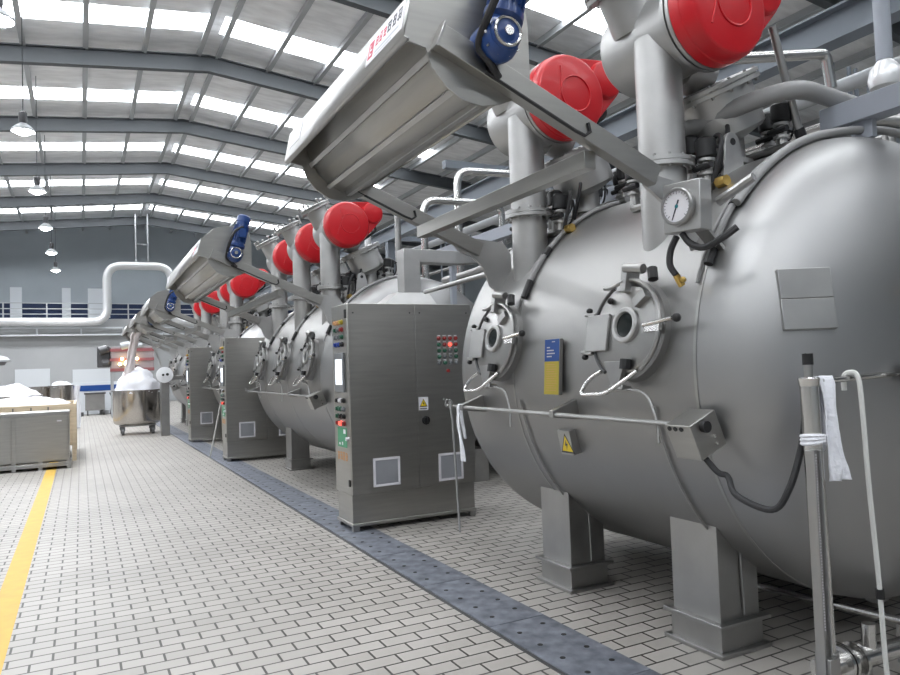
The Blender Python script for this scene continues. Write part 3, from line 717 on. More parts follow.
    b = MB(); G.rect(b,.27,.90,.33,.94,.003,.004); G.rect(b,.14,.79,.18,.81,.003,.004); G.rect(b,.22,.79,.25,.82,.003,.004); b.build('notice_mark','label',gs)
    b = MB()
    for k in range(4): G.glyph(b,.08+.075*k,.64,.06,.085,40+k,0,.002)
    b.build('painted_lettering','orange',t)
    b = MB(); b.box((x0-.012,y0+.03,1.98),(x0,y0+.06,2.06)); b.box((x0-.012,y0+.03,.42),(x0,y0+.06,.48)); b.build('hinge_pin','black',t)
    b = MB(); b.cyl((x0,y0+.05,.86),(x0-.03,y0+.05,.86),.018,n=10); b.build('lock','label',t)
    return t
cab = cabinet(6.3,'nearest grey control cabinet, tall double door unit with indicator buttons')
copy_tree(cab,(-.01,6.3,0),'second control cabinet down the aisle, half hidden behind the nearest machine')
copy_tree(cab,(-.05,10.5,0),'farthest control cabinet, right of the full steel tub')
# cable duct on top of the nearest cabinet
d = thing('cable_duct','pale grey cable duct standing on top of the nearest control cabinet','cable duct',(2.9,6.5,2.117))
MB().hexa([(2.60,6.36,2.117),(3.16,6.36,2.117),(3.16,6.70,2.117),(2.60,6.70,2.117),(2.76,6.42,2.24),(3.10,6.42,2.24),(3.10,6.66,2.24),(2.76,6.66,2.24)]).build('skirt','cast',d,bevel=.004)
m = MB(); m.box((2.85,6.45,2.235),(3.03,6.62,2.68)); m.build('column','cast',d,bevel=.004)
m = MB(); m.box((3.025,6.45,2.55),(3.45,6.62,2.68)); m.hexa([(3.45,6.46,2.55),(3.72,6.5,2.57),(3.72,6.62,2.57),(3.45,6.62,2.55),(3.45,6.46,2.68),(3.72,6.5,2.65),(3.72,6.62,2.65),(3.45,6.62,2.68)]); m.build('arm','cast',d,bevel=.004)

# ------------------------------------------------------------------ items on the nearest vessel
# gauge box
g = thing('pressure_gauge','square steel gauge box with round white dial on the nearest vessel','gauge',(2.6,2.45,2.0))
u = V((.16,-.98,-.03)).normalized(); v = V((0,-.03,1)).normalized(); n = u.cross(v); o = V((2.478,2.415,2.20))
bx = MB(); bx.obox(o-n*.045,(u,v,n),(.10,.115,.045)); b0 = bx.build('housing','cast',g,bevel=.004)
m = MB(); m.lathe(o-u*.01+v*.0,n,[(.088,-.005),(.088,.025),(.082,.032),(.073,.032),(.073,.02)],36,True,False); m.build('bezel','steel',g)
m = MB(); m.cyl(o-u*.01+n*.012,o-u*.01+n*.021,.076,n=36); di = m.build('dial','label',g)
F = Face(o-u*.01+n*.0212,u,v); k = MB()
for q in range(21):
    a = math.radians(-45+270*q/20); c,s_ = math.cos(a),math.sin(a)
    r0 = .062 if q%5 else .056
    F.shape(k,[(r0*c-.0012*s_,r0*s_+.0012*c),(r0*c+.0012*s_,r0*s_-.0012*c),(.07*c+.0012*s_,.07*s_-.0012*c),(.07*c-.0012*s_,.07*s_+.0012*c)],0,.0008)
F.shape(k,[(-.028,-.06),(-.024,-.062),(.014,.028),(.006,.03)],.0008,.0018); k.build('needle','signblack',di)
k = MB(); F.shape(k,[(.009*math.cos(a*PI/6),.009*math.sin(a*PI/6)) for a in range(12)],.0018,.0035); k.build('hub','teal',di)
m = MB(); m.prism([o-n*.05-v*.10+u*.02, o-n*.05-v*.10+u*.09, o-n*.27-v*.25+u*.09, o-n*.27-v*.25+u*.02], -n*.03); m.cyl(o-n*.14+v*.02+u*.1,o-n*.14+v*.1+u*.28,.022,n=10); m.build('bracket','steel',g)
m = MB(); m.tube(smoothpath([o-v*.12-n*.03-u*.02, o-v*.17-n*.03+u*.02, o-v*.20-n*.02+u*.10, o-v*.175-n*.0+u*.2, o-v*.13-n*.03+u*.26]),.016,8); m.tube(smoothpath([o-v*.13-n*.03-u*.05,o-v*.19-n*.03-u*.085,o-v*.26-n*.02-u*.085,o-v*.31-n*.03-u*.06]),.016,8); m.build('hose','rubber',g)
m = MB(); m.cyl(o-v*.31-n*.03-u*.06,o-v*.36-n*.06-u*.05,.017,n=10); m.ball(o-v*.335-n*.04-u*.03,.016,8); m.build('fitting','brass',g)
# double-plate terminal box on the dome
n = V((-.513,-.842,.166)).normalized(); u = V((0,0,1)).cross(n).normalized()*1; v = n.cross(u)
o = V((2.83,2.07,1.735))
t = thing('terminal_box','flat square steel terminal box on the domed end of the nearest vessel','terminal box',tuple(o))
MB().obox(o-n*.0,(u,v,n),(.112,.138,.03)).build('housing','steel',t,bevel=.004)
for s in (1,-1): MB().obox(o+n*.033+v*s*.069,(u,v,n),(.113,.068,.005)).build('cover','steel',t,bevel=.003)
# blue and yellow instruction sign
n = V((-math.cos(math.radians(4)),0,math.sin(math.radians(4)))); u = V((0,-1,0)); v = n.cross(u)
o = cp(2,3.53,R+.035)
t = thing('instruction_sign','blue and yellow instruction sign on the nearest vessel between its two hatches','sign',tuple(o))
F = Face(o,u,v)
p = MB(); F.rect(p,-.075,-.17,.075,.165,-.025,0); bk = p.build('backing','steel',t,bevel=.002)
p = MB(); F.rect(p,-.073,.03,.073,.163,0,.002); a = p.build('blue_panel','signblue',t)
p = MB()
for k,(x0,x1) in enumerate(((-.05,-.02),(-.05,.02),(-.05,.03),(-.05,.0))): F.rect(p,x0,.11-.018*k,x1,.117-.018*k,.002,.003)
F.rect(p,.0,.145,.03,.15,.002,.003); p.build('white_print','signgrey',a)
p = MB(); F.rect(p,-.073,-.168,.073,.03,0,.002); a = p.build('yellow_panel','ochre',t)
p = MB()
for k in range(12): F.rect(p,-.055,.01-.014*k,.05 if k%3 else .03,.0125-.014*k,.002,.003)
p.build('fine_print','orange',a)
# warning box
o = cp(-19,3.50,R+.05); n = V((-math.cos(math.radians(12)),0,-math.sin(math.radians(12)))); v = n.cross(u)
t = thing('warning_sign','small steel box with yellow warning triangle below the rail of the nearest vessel','warning sign',tuple(o))
F = Face(o,u,v); p = MB(); F.rect(p,-.06,-.075,.06,.075,-.07,0); p.build('box','steel',t,bevel=.003)
ky,kk = MB(),MB(); tri_sign(F,ky,kk,.01,-.01,.13,0); ky.build('triangle','yellow',t); kk.build('mark','signblack',t)
# cloths and wand on the rail
def strip(name, path, wid, mat_, label, cat, amp=.012, th=.004, seed=1, group=None):
    P = smoothpath(path,8); w = V(wid); rows = []; nn = 9
    for i,p in enumerate(P):
        row = []
        for j in range(nn):
            s = j/(nn-1)-.5; k = noise.noise(V((s*3+seed*7.1,i*.16,seed)))
            row.append(p+w*s*(1+.25*noise.noise(V((i*.12,seed*3.3,0))))+V((amp*k, amp*.8*math.sin(s*9+i*.15+seed), amp*.3*k)))
        rows.append(row)
    return tag(MB().sheet(rows).build(name,mat_,solid=th,ang=80),label,cat,group)
strip('cloth_strip',[(2.43,4.52,.98),(2.415,4.52,1.1),(2.405,4.52,1.19),(2.40,4.515,1.226),(2.38,4.51,1.2),(2.37,4.50,1.08),(2.37,4.47,.95),(2.375,4.45,.83)],(0,.045,0),'cloth','thin white cloth strip knotted over the left end of the hook rail','cloth',amp=.01)
w = thing('stirring_rod','thin dark steel rod hanging upright from the hook rail beside the cabinet','rod',(2.38,4.53,.32))
MB().tube([(2.375,4.62,1.245),(2.365,4.60,1.2),(2.37,4.585,1.1),(2.375,4.54,.32)],.008,8).build('shaft','hose',w)
# cable from the junction box to the post
tag(MB().tube(smoothpath([(2.47,2.36,1.07),(2.50,2.30,.99),(2.53,2.27,.97),(2.5,2.2,.90),(2.53,2.05,.86),(2.55,1.98,.95),(2.60,1.95,1.12),(2.62,1.93,1.3)]),.014,8).build('power_cable','rubber'),'black cable sagging from the junction box to the steel level gauge post','cable')
# level gauge post
t = thing('level_gauge_post','upright stainless level gauge post in front of the nearest domed end','gauge post',(2.62,1.9,0))
m = MB(); m.cyl((2.62,1.9,0),(2.60,1.9,1.40),.036,n=24); m.lathe((2.60,1.9,1.37),(0,0,1),[(.038,0),(.042,.03),(.036,.035)],24); m.build('tube','polish',t)
m = MB(); m.cyl((2.60,1.9,1.40),(2.60,1.9,1.46),.017,n=14); m.build('neck','steel',t)
m = MB(); m.cyl((2.60,1.9,1.455),(2.60,1.9,1.50),.021,n=14); m.cyl((2.61,1.9,1.485),(2.585,1.9,1.49),.012,n=8); m.build('cap','black',t)
m = MB(); m.box((2.535,1.86,.12),(2.578,1.885,1.12)); m.box((2.532,1.845,.12),(2.54,1.885,1.12)); m.box((2.572,1.845,.12),(2.58,1.885,1.12)); ru = m.build('sight_scale','steel',t,bevel=.002)
m = MB()
for k in range(60): m.box((2.548,1.8585,.42+.0115*k),(2.564,1.8598,.425+.0115*k))
m.build('scale_marks','label',ru)
m = MB(); m.cyl((2.62,1.9,.0),(2.62,1.9,.32),.044,n=24); m.box((2.54,1.83,0),(2.60,1.89,.32)); m.build('base_sleeve','steel',t,bevel=.003)
m = MB()
for k in range(3): m.torus((2.605,1.9,1.145+.012*k),(.1*(k-1),.1,1),.041,.008,24,6)
m.build('tie_cloth','cloth',t)
r = thing('hose_rod','thin steel rod reaching from the gauge post to a round boss on the dome','rod',(3.1,1.9,1.38))
MB().cyl((2.65,1.9,1.385),(3.24,1.9,1.40),.013,n=10).build('bar','polish',r)
m = MB(); m.lathe((3.185,1.86,1.398),(.2,-1,0),[(.04,0),(.045,.01),(.045,.025),(.03,.03)],20); m.cyl((3.2,1.89,1.398),(3.3,2.05,1.42),.02,n=10); m.build('boss','polish',r)
strip('rag',[(2.69,1.935,1.10),(2.685,1.93,1.25),(2.683,1.92,1.36),(2.68,1.90,1.404),(2.68,1.878,1.37),(2.685,1.868,1.2),(2.70,1.862,1.07),(2.715,1.865,.985)],(.10,0,0),'cloth','crumpled white rag draped over the steel rod right of the gauge post','rag',amp=.016,th=.006,seed=4)
h = thing('white_hose','slim pale hose hooked over the steel rod, hanging to the floor','hose',(2.9,1.87,0))
MB().tube(smoothpath([(2.85,1.92,1.34),(2.85,1.918,1.40),(2.86,1.895,1.416),(2.87,1.872,1.40),(2.872,1.862,1.3),(2.885,1.86,.95),(2.915,1.86,.55),(2.93,1.86,.2),(2.95,1.85,0.01)]),.0105,8).build('tube','whitehose',h)
m = MB(); m.cyl((2.917,1.86,.52),(2.921,1.86,.48),.017,n=10); m.build('band','black',h)
# drip wires on the legs
for y,lab in ((2.62,'thin drip tube running down the near leg of the nearest vessel'),(3.85,'thin drip tube running down the far leg of the nearest vessel')):
    a = [cp(-8-4*k,y+.10 - .03*k/8,R+.012) for k in range(10)]
    tag(MB().tube(a+[V((2.98,y+.0,.5)),V((2.99,y-.0,.18))],.006,6).build('drip_tube','steel'),lab,'tube')
# floor pipes right
fp = thing('floor_pipe','flanged stainless pipe on the floor at the lower right corner','pipe',(3.2,1.75,.12))
m = MB(); m.cyl((2.80,2.08,.14),(3.9,2.0,.14),.042,n=18); m.build('run','polish',fp)
m = MB()
for x in (2.93,2.955,3.02): m.lathe((x,2.08-.07*(x-2.8),.14),(1,-.07,0),[(.04,0),(.075,.002),(.075,.018),(.04,.02)],22)
m.cyl((3.13,2.06,.14),(3.13,2.06,.28),.03,n=14); m.build('flange','polish',fp)
for x in (3.08,3.7): MB().box((x-.02,2.03,0),(x+.02,2.09,.11)).build('support','steel',fp)
fp = thing('drain_pipe','thin pale pipe running low beneath the domed end to the right','pipe',(3.3,2.4,.2))
MB().cyl((3.3,3.3,.2),(3.52,1.98,.20),.018,n=10).build('run','polish',fp)
for a in (.12,.88): p = V((3.3,3.3,.2)).lerp(V((3.52,1.98,.2)),a); MB().box((p.x-.012,p.y-.012,0),(p.x+.012,p.y+.012,.18)).build('support','steel',fp)
# right edge bleed valve
v_ = thing('bleed_valve','small brass tipped valve at the right edge on the dome','valve',(3.35,1.93,1.83))
m = MB(); m.cyl((3.40,1.98,1.80),(3.36,1.84,1.81),.018,n=12); m.build('stem','steel',v_)
m = MB(); m.cyl((3.36,1.84,1.81),(3.335,1.80,1.77),.014,n=10); m.build('tip','brass',v_)

# ------------------------------------------------------------------ steelwork and pipes above the vessels
def pipe(name, pts, r, label, m='polish', bend=.15, cat='pipe', n=12, group=None):
    return tag(MB().tube(elbow(pts,bend),r,n).build(name,m),label,cat,group)
t = thing('platform_beam','pale blue grey steel channel lying on top of the nearest vessel','beam',(3.76,1.6,2.65))
MB().box((3.70,.2,2.735),(3.82,2.55,2.86)).build('channel','bluegrey',t,bevel=.004)
MB().box((3.74,2.28,2.64),(3.78,2.40,2.74)).build('stub','bluegrey',t)
m = MB()
for y in (.6,1.0,1.9): m.cyl((3.76,y,2.86),(3.76,y,2.9),.015,n=6)
m.build('bolt','steel',t)
pipe('conduit_hose',[cp(40,2.38,R+.03),cp(55,2.38,R+.03),cp(70,2.38,R+.035),cp(86,2.36,R+.04),(3.95,2.3,2.70),(4.3,2.3,2.66)],.022,'grey cable hose arching over the seam of the nearest dome','hose',.3,'hose')
t = thing('platform_beam','light grey walkway beam running between the first and second vessels','beam',(3.9,6,2.7))
MB().box((3.86,3.9,2.80),(3.96,8.1,2.92)).build('channel','bluegrey',t,bevel=.004)
for y in (5.5,7.4): MB().box((3.88,y,0),(3.94,y+.06,2.8)).build('post','bluegrey',t)
# pipe rack behind
t = thing('pipe_rack','blue grey steel girder carrying pipes high behind the machines','pipe rack',(6,5,0))
m = MB(); m.box((5.9,-2,4.24),(6.1,30,4.26)); m.box((5.99,-2,4.26),(6.01,30,4.52)); m.box((5.9,-2,4.52),(6.1,30,4.54)); m.build('girder','rack',t)
for y in (2.2,8.2,14.2,20.2,26.2): MB().box((5.92,y,0),(6.08,y+.16,4.24)).build('post','rack',t)
for y in (3.6,9.6,15.6): MB().box((5.0,y,4.54),(9,y+.12,4.66)).build('cross_beam','rack',t)
for k,(x,z,r,lab,mm) in enumerate(((6.35,3.98,.07,'thick grey pipe running lengthwise just below the rack girder','purlin'),(6.7,3.80,.035,'slim bright pipe lengthwise under the pipe rack','polish'),(6.9,3.55,.03,'lower slim pipe running lengthwise behind the machines','steel'),(7.3,3.95,.04,'rearmost slim pipe below the pipe rack','steel'),(6.6,3.15,.05,'lowest lengthwise pipe behind the machines','steel'))):
    t = thing('service_pipe',lab,'pipe',(x,6,z),'lengthwise service pipes')
    MB().cyl((x,-2,z),(x,28,z),r,n=12).build('run',mm,t)
    for y in (4.2,8.4,13,19): MB().box((x-.012,y,z),(x+.012,y+.03,4.24 if k<9 else z)).build('hanger','rack',t)
pipe('riser_pipe',[(4.31,9,2.4),(4.31,9,3.85),(5.6,9,3.88),(5.6,9,3.2)],.052,'inverted U shaped polished pipe rising behind the cable duct','polish',.2)
pipe('riser_pipe',[(4.89,9.05,2.4),(4.89,9.05,4.33),(5.84,9.05,4.37)],.056,'tallest polished riser pipe bending right behind the chute tie','polish',.2)
pipe('riser_pipe',[(4.0,10.4,2.4),(4.0,10.4,4.0),(4.5,10.4,4.0)],.05,'pale riser pipe just right of the red drum behind the cabinet','pipewhite',.2)
pipe('riser_pipe',[(4.6,10.6,2.6),(4.6,10.6,4.1)],.05,'short straight riser between the polished pipes','steel',.2)
pipe('header_pipe',[(4.1,5.0,2.70),(4.4,7.9,2.66),(4.4,8.6,2.66)],.05,'slanted grey pipe above the gap behind the nearest cabinet','steel',.2)
pipe('header_pipe',[(2.93,4.85,2.235),(2.955,5.5,2.233),(2.98,6.25,2.228)],.022,'thin rod like pipe from the nearest vessel across the cabinet top','cast',.1)
pipe('vent_pipe',[(3.10,3.05,2.80),(3.30,2.62,2.90),(3.48,2.5,2.94),(4.02,2.5,2.90),(4.9,2.5,2.84)],.05,'thick bent grey pipe behind the nearest drum canister','hose',.12)
pipe('vent_pipe',[(4.0,3.4,3.55),(4.9,3.3,3.70),(4.95,3.3,3.45)],.04,'polished elbow pipe right of the nearest red belt guard','polish',.06)
pipe('vent_pipe',[(3.72,2.6,2.62),(3.9,2.4,2.78),(4.2,2.2,2.74)],.045,'short grey elbow on top of the nearest vessel','steel',.1)
t = thing('air_lance','slanted steel tube with black rubber end beside the nearest canister','tube',(3.5,2.62,2.6))
MB().cyl((3.62,2.62,2.75),(3.44,2.62,3.32),.022,n=12).build('tube','steel',t)
MB().tube(smoothpath([(3.615,2.62,2.77),(3.66,2.62,2.68),(3.68,2.62,2.62)]),.03,10).build('rubber_end','rubber',t)
t = thing('vent_filter','round glass bodied vent filter on a blue grey stem at the upper right','filter',(4.26,2.5,2.5))
m = MB(); m.lathe((4.26,2.5,3.04),(0,0,1),[(.04,0),(.085,.02),(.095,.07),(.08,.13),(.04,.18)],24); m.build('bowl','pipewhite',t)
MB().cyl((4.26,2.5,3.22),(4.26,2.5,3.62),.045,n=14).build('stem','bluegrey',t)
MB().cyl((4.26,2.5,2.5),(4.26,2.5,3.05),.035,n=12).build('foot_pipe','steel',t)
# added shells behind vessels, blocking light from the floor beneath them
for y,lab in ((3.4,'horizontal heat exchanger shell behind the nearest vessel'),(9.9,'horizontal heat exchanger shell behind the second vessel')):
    t = thing('heat_exchanger',lab,'heat exchanger',(5.3,y,0))
    MB().lathe((5.35,y-1.6,.72),(0,1,0),[(0,-.15),(.4,-.1),(.5,0),(.5,3.2),(.4,3.3),(0,3.35)],32).build('shell','steel',t)
    for q in (-1.2,1.2): MB().box((5.2,y+q,0),(5.5,y+q+.1,.3)).build('leg','rack',t)

for k,y in enumerate((1.2,3.0,4.8,6.6,9.0,10.8)):  # row of upright cylinders added to stop light coming from the right
    t = thing('stock_tank',['upright dye stock tank behind the right end of the nearest vessel','upright dye stock tank behind the middle of the nearest vessel','upright dye stock tank behind the far end of the nearest vessel','upright dye stock tank in the gap between the first two vessels','upright dye stock tank behind the near end of the second vessel','upright dye stock tank behind the far end of the second vessel'][k],'tank',(6.6,y,0),'dye stock tanks')
    MB().lathe((6.7,y,.25),(0,0,1),[(0,-.05),(.6,0),(.75,.1),(.75,1.6),(.7,1.68),(.25,1.78),(.25,1.86),(0,1.88)],32).build('shell','steel',t)
    for a in (45,135,225,315): MB().cyl((6.7+.6*math.cos(math.radians(a)),y+.6*math.sin(math.radians(a)),0),(6.7+.6*math.cos(math.radians(a)),y+.6*math.sin(math.radians(a)),.35),.04,n=8).build('leg','rack',t)
# ------------------------------------------------------------------ aisle: tubs, carts, far machinery
def pile(c, rx, ry, h, seed, rough=.22, nu=40, nv=14):
    rows = []
    for j in range(nv+1):
        ph = j/nv*PI/2; row = []
        for i in range(nu+1):
            a = 2*PI*(i%nu)/nu; d = V((math.cos(a)*math.cos(ph),math.sin(a)*math.cos(ph),math.sin(ph)))
            k = 1+rough*noise.noise(d*2.2+V((seed,0,0)))+rough*.5*noise.noise(d*6+V((0,seed,0)))
            row.append((c[0]+rx*d.x*k,c[1]+ry*d.y*k,c[2]+h*(d.z**1.2 if d.z > 0 else 0)*k))
        rows.append(row)
    mb = MB().sheet(rows); bmesh.ops.remove_doubles(mb.bm, verts=mb.bm.verts, dist=.001); return mb
def tub(x, y, r, z0, z1, label, group='steel fabric tubs'):
    t = thing('fabric_tub',label,'tub',(x,y,0),group)
    MB().lathe((x,y,z0),(0,0,1),[(0,0),(r*.85,.0),(r*.95,.03),(r,.09),(r,z1-z0),(r+.02,z1-z0),(r+.02,z1-z0+.03),(r-.01,z1-z0+.03),(r-.01,.1),(0,.05)],48).build('bowl','tubsteel',t,ang=50)
    m = MB(); m.box((x-r*.75,y-r*.5,z0-.05),(x+r*.75,y+r*.5,z0)); m.build('underframe','brass' if False else 'steel',t)
    for sx in (-1,1):
        for sy in (-1,1):
            w = MB(); w.cyl((x+sx*r*.62-.03,y+sy*r*.55,.085),(x+sx*r*.62+.03,y+sy*r*.55,.085),.085,n=16); w.box((x+sx*r*.62-.05,y+sy*r*.55-.05,.1),(x+sx*r*.62+.05,y+sy*r*.55+.05,z0-.04)); w.build('caster','ochre' if False else 'dark',t)
    return t
tub(1.315,20.8,.585,.26,1.13,'large polished steel tub on casters heaped with white fabric in the aisle')
f = pile((1.315,20.8,1.08),.57,.57,.64,3.1); tag(f.build('fabric_heap','cloth',ang=60),'heap of white fabric overflowing the large steel tub in the aisle','fabric')
strip('hanging_fabric',[(1.30,20.3,2.66),(1.24,20.4,2.4),(1.16,20.5,1.9),(1.1,20.6,1.5),(1.06,20.65,1.25)],(.24,.05,0),'pinkcloth','twisted off white fabric rope falling from the far chute into the tub','fabric',amp=.04,th=.03,seed=2)
# left group
t = thing('steel_trolley','long stainless box trolley with two panels at the left edge','trolley',(-.8,14.1,0))
MB().box((-2.1,13.8,.14),(-.19,14.6,.955)).build('body','brushed',t,bevel=.01)
for a,b in ((-2.05,-1.03),(-.97,-.215)): MB().box((a,13.785,.17),(b,13.8,.90)).build('panel','brushed',t,bevel=.004)
m = MB(); m.box((-2.1,13.78,.905),(-.18,14.62,.965)); m.build('rim','steel',t,bevel=.004)
m = MB(); m.box((-2.1,13.78,.05),(-.17,13.84,.11)); m.box((-2.1,14.56,.05),(-.17,14.62,.11)); m.box((-.23,13.84,.05),(-.17,14.56,.11)); m.build('skid','steel',t,bevel=.004)
for x in (-1.95,-1.0,-.62,-.2): MB().box((x-.03,13.79,0),(x+.03,13.85,.15)).build('foot','steel',t)
for x in (-1.95,-.2): MB().box((x-.03,14.55,0),(x+.03,14.61,.15)).build('foot','steel',t)
m = MB(); m.box((-.37,13.781,.80),(-.30,13.785,.82)); m.build('nameplate','label',t)
t = thing('timber_crate','pale timber bin on steel legs behind the stainless trolley','crate',(-.9,16,0))
m = MB(); m.box((-2.2,15,.93),(-.09,15.06,1.05)); m.box((-2.2,17.4,.93),(-.09,17.46,1.05)); m.box((-.14,15.06,.93),(-.09,17.4,1.05)); m.build('rim_board','timber',t,bevel=.006)
m = MB(); m.box((-2.16,15.02,.30),(-.12,15.05,.93)); m.box((-.15,15.05,.30),(-.12,17.4,.93)); m.box((-2.16,17.4,.30),(-.12,17.43,.93)); m.box((-2.16,15.05,.28),(-.12,17.4,.32)); m.build('side_board','timber',t)
for x,y in ((-.16,15.0),(-.16,17.36),(-2.1,15.0),(-2.1,17.36)): MB().box((x,y,0),(x+.07,y+.07,.95)).build('post','timber',t,bevel=.004)
m = MB()
for x in (-1.5,-1.1,-.82,-.55): m.box((x,14.99,.95),(x+.02,15.0,1.01))
m.build('strap','dark',t)
f = pile((-1.0,16.3,.88),.85,1.1,.30,5.7); tag(f.build('fabric_heap','cloth',ang=60),'low spread of white fabric lying in the timber bin','fabric')
tub(-1.42,19.4,.60,.26,1.13,'wide steel tub behind the timber bin at the left edge')
f = pile((-1.42,19.4,1.06),.60,.57,.36,8.2,.15); tag(f.build('fabric_heap','cloth',ang=60),'white fabric mound in the tub at the left edge','fabric')
tub(-.54,25,.33,.26,1.30,'narrow tall steel tub holding fabric in front of the far wall')
f = pile((-.54,25,1.27),.31,.31,.17,2.2); tag(f.build('fabric_heap','cloth',ang=60),'small cone of white fabric on the narrow steel tub','fabric')
tub(-1.12,25.4,.32,.26,1.28,'empty looking steel tub left of the narrow tall tub')
pole = thing('fabric_bundle','white fabric bundle hanging beside the narrow tall tub','fabric',(-.12,25,0)); MB().tube(smoothpath([(-.12,25,0),(-.1,25,.5),(-.14,25,1.0),(-.1,25,1.3)]),[.1]*3+[.12]*8+[.09]*8 if False else .09,10).build('roll','cloth',pole)
t = thing('wheeled_cabinet','grey steel wheeled cabinet below the blue stripe at the far wall','cabinet',(.42,33,0))
MB().box((.14,32.7,.2),(.86,33.3,.86)).build('body','steel',t,bevel=.01); MB().box((.1,32.66,.86),(.9,33.34,.93)).build('top','dark',t,bevel=.01)
for x in (.2,.8):
    for y in (32.78,33.2): MB().cyl((x,y,.1),(x+.05,y,.1),.1,n=12).build('wheel','dark',t)
t = thing('pallet_truck','dark pallet truck parked left of the grey wheeled cabinet','pallet truck',(-.1,32.6,0))
m = MB(); m.box((-.35,32.3,.0),(.08,32.8,.15)); m.box((-.25,32.5,.1),(-.05,32.7,.45)); m.build('chassis','dark',t); MB().tube([(-.15,32.6,.4),(-.3,32.55,1.0),(-.2,32.55,1.05)],.025,8).build('handle','dark',t)
t = thing('floor_scrubber','small dark machine at the far wall left of the full tub','cleaning machine',(1.25,33,0))
MB().hexa([(1.05,32.7,0),(1.5,32.7,0),(1.5,33.3,0),(1.05,33.3,0),(1.15,32.8,.55),(1.4,32.8,.75),(1.4,33.2,.75),(1.15,33.2,.55)]).build('body','dark',t,bevel=.03); MB().tube([(1.2,32.9,.5),(1.05,32.9,.9)],.02,8).build('handle','dark',t)
tag(MB().box((.95-.28,33.3,0),(1.02,33.6,.18)).build('white_box','panelwhite',bevel=.01),'small white box on the floor right of the grey wheeled cabinet','box')
# red banded frame machine with warm lamps behind the tub
t = thing('tenter_machine','far machine with faded red bands and warm lamps behind the fabric heap','machine',(1.75,30,0))
MB().box((1.0,29.6,1.72),(2.5,30.6,2.66)).build('hood','hoodpink',t,bevel=.02)
for z in (1.74,2.12,2.48): MB().box((.97,29.57,z),(2.5,29.6,z+.11)).build('band','hoodred',t)
m = MB(); m.box((.55,29.7,1.9),(.98,30.3,2.7)); m.cyl((.6,29.6,2.5),(.9,29.6,2.6),.16,n=14); m.cyl((.7,29.6,2.05),(.95,29.6,2.05),.14,n=14); m.build('drive','dark',t,bevel=.04)
m = MB(); m.cyl((1.35,29.65,2.66),(1.75,29.65,2.75),.15,n=14); m.cyl((1.8,29.65,2.66),(2.1,29.65,2.7),.1,n=14); m.build('blower','purlin',t)
for x in (1.05,2.4):
    for y in (29.7,30.5): MB().box((x-.04,y-.04,0),(x+.04,y+.04,1.75)).build('leg','purlin',t)
for x,z in ((1.55,2.03),(1.38,2.2),(1.9,2.2),(1.3,2.0),(1.7,2.05)): MB().ball((x,29.5,z),.06 if x != 1.55 else .11,10).build('bulb','warm',t)
MB().box((1.25,29.48,1.95),(1.95,29.58,2.0)).build('lamp_bar','purlin',t)
# reel motor disc beside the tub with strut
t = thing('winch_disc','white round winch disc with two holes beside the far chute','winch',(1.95,19.3,0))
MB().lathe((1.87,19.32,1.53),(0,-1,0),[(.17,0),(.20,.01),(.20,.06),(.17,.075),(0,.08)],28).build('disc','white',t)
m = MB(); m.cyl((1.83,19.25,1.53),(1.83,19.23,1.53),.03,n=12); m.cyl((1.93,19.25,1.54),(1.93,19.23,1.54),.035,n=12); m.build('hole','black',t)
m = MB(); m.bar((1.84,19.4,1.68),(1.5,19.4,2.62),.05,.05); m.build('strut','cast',t)
m = MB(); m.box((1.78,19.35,0),(1.98,19.7,1.5)); m.box((1.80,19.4,1.4),(2.35,19.55,1.5)); m.build('stand','steel',t,bevel=.01)
# white wand leaning on second cabinet
w = thing('leaning_pole','thin white pole leaning against the second control cabinet','pole',(2.1,13.5,0))
MB().cyl((2.06,13.6,0),(2.25,12.95,1.42),.014,n=8).build('shaft','whitehose',w)
# dark grate by the second cabinet
tag(MB().box((2.46,13.3,0),(2.95,13.9,.006)).build('floor_grate','dark'),'dark square floor grate beside the second cabinet','grate')
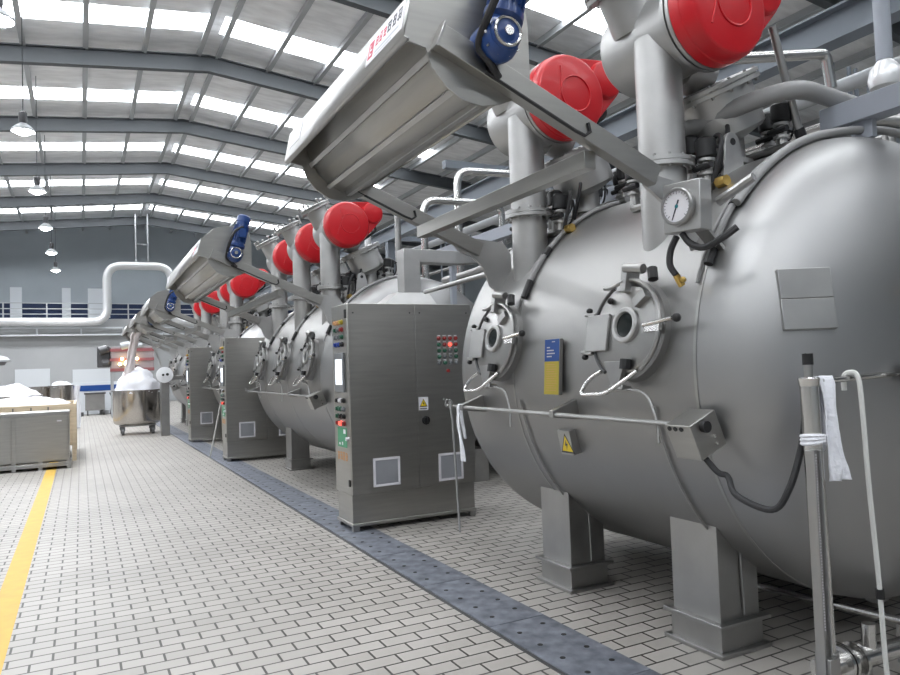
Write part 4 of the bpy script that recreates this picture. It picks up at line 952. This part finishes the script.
# insulated pipe loop across the aisle with hangers
t = thing('insulated_pipe','white insulated pipe with raised loop crossing high over the far aisle','pipe',(0,45.6,4.7))
MB().tube(elbow([(-15.9,45.6,4.76),(1.40,45.6,4.74),(1.40,45.6,8.0),(4.88,45.6,8.05),(4.88,45.6,4.7),(12.0,45.6,4.7)],.85,8),.235,20).build('run','pipewhite',t)
m = MB()
for x in (2.96,3.62): m.box((x-.035,45.55,8.2),(x+.035,45.6,rz(x,.5)))
m.box((2.96,45.55,9.3),(3.62,45.6,9.35)); m.build('hanger','purlin',t)
for x in (-14,-10,-5): MB().box((x-.03,45.55,4.98),(x+.03,45.6,rz(x,.5))).build('hanger','purlin',t)
t = thing('hooded_machine','rounded pale machine hood just showing at the left edge','machine',(-2,20.3,0))
MB().lathe((-2.1,20.5,1.98),(0,0,1),[(.57,0),(.57,.04),(.5,.12),(.2,.2),(0,.21)],28).build('hood','purlin',t)
MB().cyl((-2.4,20.9,0),(-2.4,20.9,2.0),.08,n=12).build('column','dark',t)
MB().lathe((-2.1,20.5,1.9),(0,0,1),[(.45,0),(.5,.08)],24).build('skirt','dark',t)

# ------------------------------------------------------------------ camera, world, view
cam = bpy.data.cameras.new('camera'); cam.sensor_width = 36; cam.lens = 715/900*36; cam.clip_end = 200
co = bpy.data.objects.new('camera',cam); C.objects.link(co)
CXp, CYp, f = 450, 337.5, 715
Yv = V((81-CXp, 379-CYp, f)).normalized(); hd = V((math.cos(.035),-math.sin(.035),0))
D = Yv.cross(hd).normalized()
if D.y < 0: D = -D
Zv = -D; Xv = Yv.cross(Zv)
Rm = Matrix((Xv,Yv,Zv))          # camera (x right, y down, z forward) -> world
right, down, fwd = Rm@V((1,0,0)), Rm@V((0,1,0)), Rm@V((0,0,1))
mw = Matrix((right,-down,-fwd)).transposed().to_4x4(); mw.translation = V((0,0,1.5)); co.matrix_world = mw
sc.camera = co
w = bpy.data.worlds.new('world'); sc.world = w; w.use_nodes = True
w.node_tree.nodes['Background'].inputs[0].default_value = (.75,.85,1,1); w.node_tree.nodes['Background'].inputs[1].default_value = .4
sc.view_settings.view_transform = 'Standard'; sc.view_settings.look = 'None'; sc.view_settings.exposure = .16; sc.view_settings.gamma = 1; sc.view_settings.use_curve_mapping = False
sc.cycles.use_denoising = True; sc.cycles.max_bounces = 8
